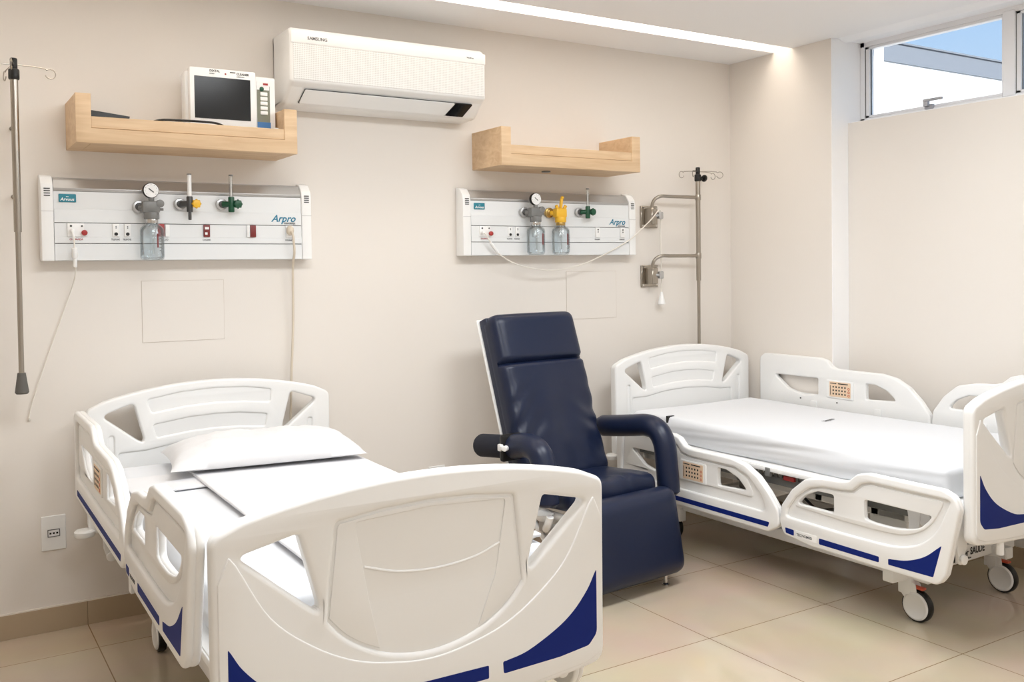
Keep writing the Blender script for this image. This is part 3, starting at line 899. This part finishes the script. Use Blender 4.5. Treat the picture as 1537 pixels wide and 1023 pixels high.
            out = fillet([(1.141, zb + .06, .03), (1.160, zb + .010, .035), (1.30, zb - .008, 0), (1.60, zb - .012, 0), (1.865, zb - .012, .045), (1.893, zb + .03, .04), (1.945, zb + .27, .045), (1.928, zb + .315, .05), (1.88, zb + .333, .03),
                          (1.57, zb + .336, .03), (1.525, zb + .325, .03), (1.485, zb + .292, .03), (1.44, zb + .283, .03), (1.36, zb + .279, .05), (1.275, zb + .262, .07), (1.205, zb + .205, .07), (1.150, zb + .13, .04)], .02)
            h1 = fillet([(1.225, zb + .150), (1.27, zb + .195, .05), (1.33, zb + .221, .05), (1.41, zb + .222), (1.41, zb + .148)], .012)
            h2 = fillet([(1.55, zb + .232, .014), (1.835, zb + .228, .010)] + [(q.x, q.y, 0) for q in smooth([(1.822, zb + .208), (1.775, zb + .170), (1.69, zb + .152), (1.62, zb + .150), (1.585, zb + .151)], 5)] + [(1.552, zb + .156, .014)], .014)
            op = fillet([(1.175, zb + .088, .02), (1.45, zb + .082, 0), *[(q.x, q.y, 0) for q in smooth([(1.60, zb + .082), (1.70, zb + .089), (1.79, zb + .120), (1.855, zb + .18), (1.892, zb + .255)], 5)], (1.912, zb + .297, .015), (1.88, zb + .300, .02),
                         (1.58, zb + .302, .03), (1.54, zb + .290, .03), (1.50, zb + .255, .03), (1.44, zb + .248, .03), (1.36, zb + .245, .05), (1.29, zb + .228, .06), (1.225, zb + .178, .06), (1.185, zb + .125, .03)], .02)
            mid = fillet([(1.21, zb + .138, .01), (1.45, zb + .128, 0), *[(q.x, q.y, 0) for q in smooth([(1.60, zb + .126), (1.70, zb + .131), (1.775, zb + .155), (1.83, zb + .198), (1.866, zb + .255)], 5)], (1.882, zb + .289, .015), (1.58, zb + .292, .03), (1.545, zb + .280, .03), (1.505, zb + .246, .03), (1.44, zb + .239, .03), (1.36, zb + .236, .05), (1.295, zb + .220, .06), (1.235, zb + .172, .06)], .015)
            holes = [h1, h2]
            dec = [[(1.172, zb + .042), (1.176, zb + .020), (1.218, zb + .016), (1.218, zb + .040)], [(1.345, zb + .012), (1.622, zb + .010), (1.622, zb + .032), (1.345, zb + .036)],
                   [(1.662, zb + .012), (1.845, zb + .014), (1.878, zb + .135, .004), *[(q.x, q.y, 0) for q in smooth([(1.868, zb + .126), (1.81, zb + .078), (1.74, zb + .047), (1.68, zb + .036)], 5)], (1.662, zb + .034)]]
        x0 = -.5075
        o = MB()
        o.plate(out, holes, t=.022, bev=.008, Mx=LEFT(x0))
        o.plate(mid, holes, t=.008, bev=.0035, Mx=LEFT(x0), z0=.019)
        o.plate(out, [op], t=.020, bev=.008, Mx=LEFT(x0), z0=.016)
        if side > 0: o.mirror_x()
        r = o.build('side_rail', M['bed'], t)
        Mx = LEFT(x0)
        if side > 0: Mx = Matrix.Diagonal((-1, 1, 1, 1)) @ Mx
        for d in dec:
            MB().plate(fillet(d, .005), t=.0016, bev=.0003, res=0, Mx=Mx, z0=.0352).build('blue_stripe', M['blue'], r)
        if kind == 'foot':
            q = MB().plate(rrect(1.226, zb + .012, 1.334, zb + .042, .004), t=.0016, bev=.0003, Mx=Mx, z0=.0352).build('maker_plate', M['white'], r)
            w = MB(); wm = Mx @ Matrix.Translation((0, 0, .0369))
            if side > 0: wm = Mx @ frame((2 * 1.28, 0, .0369), (-1, 0, 0), (0, 1, 0), (0, 0, 1))
            w.text('TECNOMED', .0145, wm @ Matrix.Translation((1.233, zb + .021, 0))); w.build('lettering', M['ink'], q)
        else:
            for face in (1, -1):     # control keypads on both faces
                z0 = .0265 if face > 0 else -.004
                k = MB().plate(rrect(.535, zb + .128, .705, zb + .222, .008), t=.005, bev=.0015, Mx=Mx, z0=z0).build('control_keypad', M['white'], r)
                zt = z0 + .0046 if face > 0 else z0 - .0012
                MB().plate(rrect(.555, zb + .136, .688, zb + .215, .005), t=.0016, Mx=Mx, z0=zt).build('membrane', M['keypad'], k)
                b = MB(); zz = zt + .001 if face > 0 else zt - .0006
                for i in range(5):
                    for j in range(3):
                        cx = .580 + i * .0185; cy = zb + .152 + j * .018
                        b.box((cx - .004, cy - .0042, zz), (cx + .004, cy + .0042, zz + .0012), Mx=Mx)
                b.box((.61, zb + .204, zz), (.672, zb + .209, zz + .0012), Mx=Mx); b.box((.56, zb + .204, zz), (.60, zb + .208, zz + .0012), Mx=Mx)
                b.box((.560, zb + .145, zz), (.563, zb + .195, zz + .0012), Mx=Mx)
                b.build('buttons', M['blackink'], k)
                b = MB()
                for j in range(3): b.lathe([(.0035, 0), (.0065, 0), (.0065, .0012), (.0035, .0012), (.0035, 0)], Mx @ Matrix.Translation((.676, zb + .148 + j * .018, zz)), 12)
                b.build('orange_buttons', M['orange'], k)
            for sx in (.36, .60): MB().cyl(Mx @ Vector((sx, zb + .105, .001)), Mx @ Vector((sx, zb + .105, -.003)), .004, 10).build('screw', M['dgrey'], r)
        # hinge arms
        for sx in ((.45, .85) if kind == 'head' else (1.40, 1.70)):
            MB().plate(rrect(sx - .02, zb + .012, sx + .02, zb + .10, .01), t=.006, bev=.001, Mx=Mx, z0=-.0065).build('hinge_arm', M['white'], r)
        return r
    rails = {(k, s): rail(k, s) for k in ('head', 'foot') for s in (-1, 1)}
    # ---- deck
    o = MB()
    o.box((-.46, -1.90, .502), (.46, -.03, .528), .004, 2)
    for sx in (-1, 1):
        o.box((sx * .44, -1.90, .502), (sx * .464, -.03, .523), .004, 2)
    deck = o.build('mattress_deck', M['white'], t)
    o = MB()
    for i in range(60):
        y = -.12 - i * .029
        for sx in (-1, 1): o.box((sx * .425 - .004, y - .007, .478), (sx * .425 + .004, y + .007, .505))
    for sx in (-1, 1):
        o.box((sx * .405 - .012, -1.88, .44), (sx * .405 + .012, -.06, .476), .003, 1)
    o.build('deck_louvres', M['greyplastic'], deck)
    for sx in (-1, 1):
        MB().box((sx * .450, -1.02, .482), (sx * .470, -.995, .520), .002, 1).build('deck_catch', M['greyplastic'], deck)
        MB().box((sx * .425, -1.13, .474), (sx * .440, -1.07, .493), .002, 1).build('release_lever', M['red'], deck)
    for sx in (-1, 1):
        for sy in (.60, 1.70):
            o = MB().plate(fillet([(sy - .022, .34), (sy + .022, .34), (sy + .022, .43, .02), (sy + .034, .50), (sy - .034, .50), (sy - .022, .44, .02)], .008), t=.012, bev=.002, Mx=LEFT(-.432))
            o.cyl((-.44, -sy - .04, .45), (-.425, -sy - .04, .45), .028, 18, .003)
            if sx > 0: o.mirror_x()
            o.build('rail_bracket', M['white'], deck)
    # ---- upper frame, actuators and lift arms
    o = MB()
    for sx in (-1, 1): o.box((sx * .33, -1.88, .40), (sx * .37, -.06, .44), .004, 1)
    for y in (-.10, -.75, -1.20, -1.86): o.box((-.37, y - .02, .40), (.37, y + .02, .44), .004, 1)
    for sx in (-1, 1):     # bracket with round cap by the footboard
        for yb in (-1.87, -.09):
            o.plate(fillet([(-.035, .50), (.035, .50), (.03, .375, .03), (-.008, .30, .03), (-.028, .365, .02)], .01), t=.012, bev=.002, Mx=FRONT(sx * .425, yb, 0))
            o.cyl((sx * .428, yb - .012, .335), (sx * .428, yb - .026, .335), .018, 18, .004)
    upper = o.build('upper_frame', M['white'], t)
    for ya, yb in ((-.55, -.95), (-1.30, -1.62)):
        for sx in (-1, 1): MB().box((sx * .24 - .02, min(ya, yb), .20), (sx * .24 + .02, max(ya, yb), .25), .006, 1, Mx=Matrix.Translation((0, (ya + yb) / 2, .30)) @ Matrix.Rotation(math.radians(-22), 4, 'X') @ Matrix.Translation((0, -(ya + yb) / 2, -.21))).build('lift_arm', M['white'], t)
    o = MB()
    o.box((-.12, -1.56, .29), (.02, -1.30, .40), .012); MB().box((-.37, -1.62, .32), (-.25, -1.45, .46), .01).build('control_box', M['panel'], t); o.cyl((-.05, -1.30, .345), (-.05, -.95, .37), .025, 14)
    o.build('actuator', M['greyplastic'], t)
    MB().box((-.1, -.70, .28), (.06, -.48, .40), .012).build('actuator', M['greyplastic'], t)
    o = MB().tube(smooth([(-.31, -1.46, .38), (-.34, -1.35, .33), (-.30, -1.25, .36), (-.26, -1.1, .33), (-.20, -.95, .36), (-.12, -.7, .38)]), .006, 8)
    o.build('cable', M['black'], t)
    # ---- base
    o = MB()
    for sx in (-1, 1): o.box((sx * .27 - .025, -1.66, .155), (sx * .27 + .025, -.22, .205), .005, 1)
    for y, hx in ((-.26, .33), (-1.57, .42)): o.box((-hx, y - .025, .165), (hx, y + .025, .235), .006, 2)
    base = o.build('base_frame', M['white'], t)
    yb = -1.5955
    o = MB().text('lower', .040, FRONT(.0, yb - .0004, .190), stretch=.8); o.text('SAÚDE', .042, FRONT(.088, yb - .0004, .191), stretch=.8); o.text('soluções médicas', .012, FRONT(.01, yb - .0004, .176))
    o.build('lettering', M['blackink'], base)
    lg = MB().plate([(-.062, .176), (-.018, .176), (-.018, .222), (-.04, .205), (-.062, .222)], t=.0008, Mx=FRONT(0, yb, 0)).build('maker_mark', M['blackink'], base)
    MB().plate([(-.040, .207), (-.022, .222), (-.030, .230), (-.040, .221), (-.050, .230), (-.058, .222)], t=.001, Mx=FRONT(0, yb, 0)).build('red_chevron', M['orange'], lg)
    for y in (-.26, -1.57):
        for sx in (-1, 1):
            c = MB()
            c.cyl((0, 0, .10), (0, 0, .166), .016, 14, .002); c.box((-.021, -.026, .10), (.021, .030, .166), .006)
            for dx in (-.018, .013):
                c.plate(fillet([(-.02, .15), (-.025, .11, .02), (.03, .05), (.06, .055), (.045, .15)], .012), t=.005, bev=.0015, Mx=frame((dx + .005, 0, 0), (0, -1, 0), (0, 0, 1), (-1, 0, 0)))
            cas = c.build('caster', M['white'], t, loc=(sx * .295, y, 0))
            w = MB(); w.cyl((-.015, -.045, .0625), (.015, -.045, .0625), .0625, 36, .006); w.build('tyre', M['black'], cas)
            for s2 in (-1, 1): MB().lathe([(0, .0), (.054, 0), (.055, .003), (.053, .006), (.047, .008), (.045, .007), (0, .0085)], Matrix.Translation((s2 * .0135, -.045, .0625)) @ Matrix.Rotation(s2 * PI / 2, 4, 'Y'), 36).build('wheel_cover', M['white'], cas)
            w = MB(); w.box((-.013, -.075, .128), (.013, -.028, .138), .004); w.build('brake_pedal', M['orange'], cas)
    return t, rails, [hb, fb, deck, upper]

bed, rails, uppers = make_bed()
UP = ('headboard', 'footboard', 'mattress_deck', 'upper_frame', 'side_rail', 'bumper')
def base_name(o): return o.name.split('.')[0]
def place_bed(root, loc, rz, dz, down, foot_dz):
    root.location = loc; root.rotation_euler = (0, 0, rz)
    for ch in root.children:
        if base_name(ch) in UP:
            z = dz; tuck = False
            if base_name(ch) == 'side_rail':
                side = -1 if ch.data.vertices[0].co.x < 0 else 1
                if side in down:
                    z -= .297
                    if side > 0: tuck = True
            if base_name(ch) == 'footboard': z += foot_dz
            ch.location = (-.035, .02, z) if tuck else (0, 0, z)
bed2 = copy_tree(bed)
for ch in bed.children:
    if base_name(ch) == 'caster' and ch.location.y > -1: ch.rotation_euler = (0, 0, PI)
bed['label'] = 'white hospital bed in the corner under the window, near rails lowered'
bed2['label'] = 'white hospital bed in the left foreground, pillow on it'
RB = dict(loc=(3.553, -.20, 0), rz=math.radians(.5)); LB = dict(loc=(1.022, -.14, 0), rz=math.radians(-.6))
place_bed(bed, RB['loc'], RB['rz'], 0.0, (-1,), .040)
place_bed(bed2, LB['loc'], LB['rz'], -.012, (1,), .002)

# ------------------------------------------------------------------ mattresses and bedding
def in_bed(B, p):
    c, s = math.cos(B['rz']), math.sin(B['rz'])
    return (B['loc'][0] + p[0] * c - p[1] * s, B['loc'][1] + p[0] * s + p[1] * c, p[2])

def mattress(B, zb, h, lab, seed):
    t = thing('mattress', lab, 'mattress', in_bed(B, (0, 0, zb)), B['rz'], 'sheeted mattresses')
    def f(p, d):
        q = p + Vector((0, -.945, h / 2))
        v = Vector((p.x * 2.2 + seed, p.y * 1.6, p.z * 6))
        w = noise.noise(v) * .0045
        # long soft drag folds on the vertical sides
        if abs(d.x) > .3:
            g = noise.noise(Vector((seed + 5, p.y * 1.3, p.z * 42 + p.y * 3)))
            w += g * .006
            q.x += d.x * (-.010 * max(0, -p.z / (h / 2)))
        return q + d * w
    MB().rbox((.435, .885, h / 2), .028, (20, 44, 8), f).build('fitted_sheet', M['sheet'], t, 60)
    return t
mR = mattress(RB, .5285, .122, 'mattress in a taut white sheet with no pillow, bed by the window', 3)
o = MB().text('Limpeza', .03, Matrix.Translation((.055, -.89, .1255)) @ Matrix.Rotation(math.radians(12), 4, 'Z'), t=.0006, shear=.2)
o.build('printed_mark', M['ink'], mR)
o = MB().box((-.432, -.34, .118), (-.395, -.325, .128)); o.box((-.436, -.34, .09), (-.43, -.325, .128)); o.build('black_strap', M['black'], mR)
mL = mattress(LB, .5125, .138, 'sheeted mattress beneath the pillow on the left foreground bed', 11)

def cloth(name, lab, cat, B, x0, x1, y0, y1, z, th, seed, fall=()):
    t = thing(name, lab, cat, in_bed(B, (0, 0, z)), B['rz'])
    cx, cy = (x0 + x1) / 2, (y0 + y1) / 2
    def f(p, d):
        q = p + Vector((cx, cy, th / 2))
        up = noise.noise(Vector((q.x * 4 + seed, q.y * 3, 0))) * .0025 + noise.noise(Vector((q.x * 14, q.y * 11 + seed, 2))) * .0012
        if d.z > -.5: q.z += max(up, -.001) + .001
        return q
    MB().rbox(((x1 - x0) / 2, (y1 - y0) / 2, th / 2), th * .48, (30, 40, 1), f).build('cloth', M['cotton'], t, 70)
    return t
zt = .6545
cloth('draw_sheet', 'narrow white cross sheet on the left bed beside the pillow', 'sheet', LB, -.432, -.03, -.62, -.36, zt, .007, 4)
cloth('top_sheet', 'white folded top sheet spread over the right half of the left bed', 'sheet', LB, -.198, .425, -1.80, -.18, zt + .008, .010, 9)
# pillow
pw = thing('pillow', 'white pillow lying askew at the head of the left bed', 'pillow', (1.112, -.475, .6845), math.radians(-7))
def make_pillow(w, d, hgt):
    b = bmesh.new(); N, K = 44, 28
    lay = []
    for sg in (1, -1):
        g = []
        for i in range(N + 1):
            row = []
            for j in range(K + 1):
                u = -1 + 2 * i / N; v = -1 + 2 * j / K
                th = ((1 - abs(u) ** 3.2) * (1 - abs(v) ** 2.6)) ** .46
                x = u * w / 2 * (1 - .05 * (1 - v * v) * abs(u) ** 3); y = v * d / 2 * (1 - .06 * (1 - u * u) * abs(v) ** 3)
                wr = noise.noise(Vector((u * 5, v * 4, 1.3))) * .012 + noise.noise(Vector((u * 11 + v * 6, v * 9, 4))) * .006 + .006 * math.sin(14 * (abs(u) + .5 * v * u)) * max(0, abs(u) - .45)
                z = (hgt * .62 * th + wr * th if sg > 0 else -hgt * .14 * th)
                row.append(b.verts.new((x, y, z + .012)))
            g.append(row)
        for i in range(N):
            for j in range(K):
                q = (g[i][j], g[i + 1][j], g[i + 1][j + 1], g[i][j + 1])
                b.faces.new(q if sg > 0 else q[::-1])
    bmesh.ops.remove_doubles(b, verts=b.verts, dist=1e-5)
    m = MB(); m._take(b); return m
make_pillow(.715, .42, .135).build('pillowcase', M['cotton'], pw, 80)

# ------------------------------------------------------------------ navy reclining chair
CH = thing('reclining_chair', 'navy blue reclining treatment chair with padded armrests between the two beds', 'chair', (2.505, -.55, 0), math.radians(5.7))
def wrk(seed, amp, fx=(7, 7, 7)):
    return lambda p: noise.noise(Vector((p.x * fx[0] + seed, p.y * fx[1], p.z * fx[2]))) * amp
# local: x right, -y forward, z up
lean = math.radians(-19)
BK = Matrix.Translation((0, .015, .42)) @ Matrix.Rotation(lean, 4, 'X')
L = .80
wn = wrk(2, .006, (9, 9, 6))
def fback(p, d):
    q = Vector(p)
    t_ = (p.z + L / 2) / L           # 0..1 up
    q.x *= 1.0 - .02 * t_ + .04 * (1 - t_) * 0
    if d.y < -.2:                    # front face: puff, crease under the headrest, wrinkles
        edge = max(0, 1 - (p.x / .25) ** 4)
        q.y -= .012 * edge
        q.y += .030 * math.exp(-((t_ - .705) / .013) ** 2)
        a = math.exp(-((t_ - .32) / .22) ** 2)
        wv = math.sin((p.z * 1.1 + abs(p.x + .05) * .9) * 55 + 3 * noise.noise(Vector((p.x * 6, 0, p.z * 6))))
        q.y += a * (.006 * wv * max(0, abs(p.x) - .04) / .2 + wn(p) * 2.6)
    q.z += L / 2
    return q
MB().rbox((.256, .060, L / 2), .042, (24, 3, 70), fback, BK @ Matrix.Translation((0, .010, 0))).rbox((.2545, .028, L / 2 - .004), .007, (2, 1, 2), lambda p, d: Vector((p.x * (1 - .02 * (p.z / L + .5)), p.y, p.z + L / 2)), BK @ Matrix.Translation((0, .0405, 0))).build('backrest', M['navy'], CH, 80)
def fshell(p, d):
    return Vector((p.x, p.y, p.z + L / 2))
MB().rbox((.259, .006, L / 2 + .003), .0055, (4, 1, 4), fshell, BK @ Matrix.Translation((0, .0745, 0))).build('back_shell', M['white'], CH, 60)
# seat
ws = wrk(8, .007, (6, 6, 6))
def fseat(p, d):
    q = Vector(p)
    if d.z > .2:
        q.z += .012 * max(0, 1 - (p.x / .26) ** 4) + ws(p) * .6
    if d.y < -.2 or d.z > .3:
        fr = max(0, (-p.y - .08) / .1)
        q.z += .005 * fr * math.sin(p.x * 60 + p.y * 40 + 2 * noise.noise(p * 8))
    return q
MB().rbox((.262, .19, .052), .045, (26, 18, 4), fseat, Matrix.Translation((0, -.135, .408)) @ Matrix.Rotation(math.radians(-3), 4, 'X')).build('seat', M['navy'], CH, 80)
# leg rest
wl = wrk(15, .004, (5, 5, 5))
def fleg(p, d):
    q = Vector(p)
    if d.y < -.2: q.y -= .014 * max(0, 1 - (p.x / .28) ** 4) * max(0, 1 - (p.z / .2) ** 4) - wl(p)
    return q
MB().rbox((.286, .058, .190), .056, (22, 3, 16), fleg, Matrix.Translation((.005, -.392, .234)) @ Matrix.Rotation(math.radians(-11), 4, 'X')).build('leg_rest', M['navy'], CH, 80)
# armrests
def arm(sx):
    x = sx * .352
    if sx > 0:
        path = [(x, .17, .612), (x, .05, .627), (x, -.08, .645), (x, -.165, .656), (x, -.232, .640), (x, -.272, .585), (x, -.285, .50), (x, -.295, .40), (x, -.298, .355)]
    else:
        path = [(x, -.02, .622), (x, -.07, .633), (x, -.12, .643), (x, -.175, .645), (x, -.228, .622), (x, -.258, .56), (x, -.268, .50), (x, -.272, .45), (x, -.274, .412)]
    P = smooth(path, 6)
    rr = []
    for i in range(len(P)):
        e = min(i, len(P) - 1 - i)
        rr.append(.052 * (min(1, .72 + .14 * e) if e < 2 else 1.0))
    a = MB().tube(P, rr, 20).build('armrest', M['navy'], CH, 60)
    if sx < 0:
        s = MB(); s.cyl((x, .19, .600), (x, -.045, .625), .0515, 26, .012); sl = s.build('arm_sleeve', M['navycloth'], a)
        s = MB(); s.box((x - .062, -.055, .566), (x + .050, -.025, .684), .012, 2); s.build('strap', M['black'], a)
        s = MB(); s.box((x - .074, -.052, .615), (x - .054, -.030, .645), .004); s.box((x - .078, -.066, .622), (x - .058, -.050, .640), .004); s.cyl((x - .078, -.085, .632), (x - .058, -.075, .632), .012, 14, .002)
        s.build('clamp', M['white'], a)
    m = MB(); m.tube(smooth([(x, -.29, .37), (x * .99, -.27, .33), (x * .9, -.22, .30), (x * .72, -.16, .30)], 5), .016, 10); m.build('arm_support', M['white'], a)
arm(1); arm(-1)
# white frame and lift mechanism
o = MB()
for sx in (-1, 1):
    o.tube([(sx * .235, .28, .035), (sx * .235, -.36, .035)], .016, 10); o.tube([(sx * .235, .24, .04), (sx * .22, -.20, .33)], .014, 10)
    o.tube([(sx * .22, -.30, .04), (sx * .22, .05, .33)], .014, 10); o.tube([(sx * .24, .08, .34), (sx * .24, -.28, .335)], .016, 10)
    o.lathe([(0, -.034), (.02, -.032), (.045, -.012), (.050, 0), (0, .002)], Matrix.Translation((sx * .292, -.17, .352)), 20)
for y in (.26, -.34): o.tube([(-.235, y, .035), (.235, y, .035)], .015, 10)
o.build('frame', M['white'], CH)
for sx in (-1, 1):
    o = MB(); o.box((sx * .27 - .006, -.24, .26), (sx * .27 + .006, -.12, .31), .004, 1); o.cyl((sx * .262, -.18, .285), (sx * .282, -.18, .285), .012, 12)
    o.build('arm_bracket', M['grey'], CH)
MB().box((-.05, -.2, .12), (.05, .12, .22), .01).build('actuator', M['grey'], CH)
for sx in (-1, 1):
    for y in (.24, -.415):
        MB().lathe([(0, 0), (.016, 0), (.017, .006), (.010, .012), (.009, .075), (0, .075)], Matrix.Translation((sx * .20, y, 0)), 14).build('foot', M['chrome'], CH)

# ------------------------------------------------------------------ ceiling lamps of the room and daylight
def ceiling_lamp(x, y, sx, sy, watts, col, lab):
    t = thing('ceiling_lamp', lab, 'light', (x, y, ZC), 0, 'flush ceiling lamps')
    MB().plate(rrect(-sx / 2 - .02, -sy / 2 - .02, sx / 2 + .02, sy / 2 + .02, .005), [rrect(-sx / 2, -sy / 2, sx / 2, sy / 2, .002)], t=.012, Mx=Matrix.Translation((0, 0, -.012))).build('frame', M['alu'], t)
    MB().box((-sx / 2, -sy / 2, -.006), (sx / 2, sy / 2, -.001)).build('diffuser', M['lamp'], t)
    L_ = bpy.data.lights.new('ceiling_lamp_light', 'AREA'); L_.shape = 'RECTANGLE'; L_.size = sx; L_.size_y = sy
    L_.energy = watts; L_.color = col
    ob = bpy.data.objects.new('ceiling_lamp_light', L_); COL.objects.link(ob); ob.location = (0, 0, -.014); ob.parent = t
LC = (.91, .96, 1); LW = 28
ceiling_lamp(.95, -2.1, 1.2, .6, LW, LC, 'square ceiling lamp left above the foreground bed')
ceiling_lamp(2.6, -2.0, 1.2, .6, LW, LC, 'square ceiling lamp right of the room centre')
ceiling_lamp(.6, -4.4, 1.2, .6, LW * .36, LC, 'square ceiling lamp above the viewer')
ceiling_lamp(2.6, -4.4, 1.2, .6, LW * .36, LC, 'square ceiling lamp behind, near the window wall')

sun = bpy.data.lights.new('sun', 'SUN'); sun.energy = 8.0; sun.angle = math.radians(2); sun.color = (1, .97, .92)
so = bpy.data.objects.new('sun', sun); COL.objects.link(so)
so.rotation_euler = Vector((-.08, .78, -.5)).to_track_quat('-Z', 'Y').to_euler()

wd = bpy.data.worlds.new('sky'); SC.world = wd; wd.use_nodes = True
nt = wd.node_tree; bg = nt.nodes['Background']
tc = nt.nodes.new('ShaderNodeTexCoord'); sp = nt.nodes.new('ShaderNodeSeparateXYZ'); rp = nt.nodes.new('ShaderNodeValToRGB')
nt.links.new(tc.outputs['Generated'], sp.inputs[0]); nt.links.new(sp.outputs['Z'], rp.inputs[0])
rp.color_ramp.elements[0].position = .0; rp.color_ramp.elements[0].color = (.70, .86, 1, 1)
rp.color_ramp.elements[1].position = .45; rp.color_ramp.elements[1].color = (.20, .48, .90, 1)
nt.links.new(rp.outputs[0], bg.inputs[0]); bg.inputs[1].default_value = 1.0

SC.view_settings.view_transform = 'Standard'; SC.view_settings.look = 'None'
SC.view_settings.gamma = 1; SC.view_settings.exposure = 0.06
SC.view_settings.use_curve_mapping = False
SC.cycles.max_bounces = 10; SC.cycles.diffuse_bounces = 6; SC.cycles.transparent_max_bounces = 16
SC.cycles.use_denoising = True
SC.cycles.sample_clamp_indirect = 6
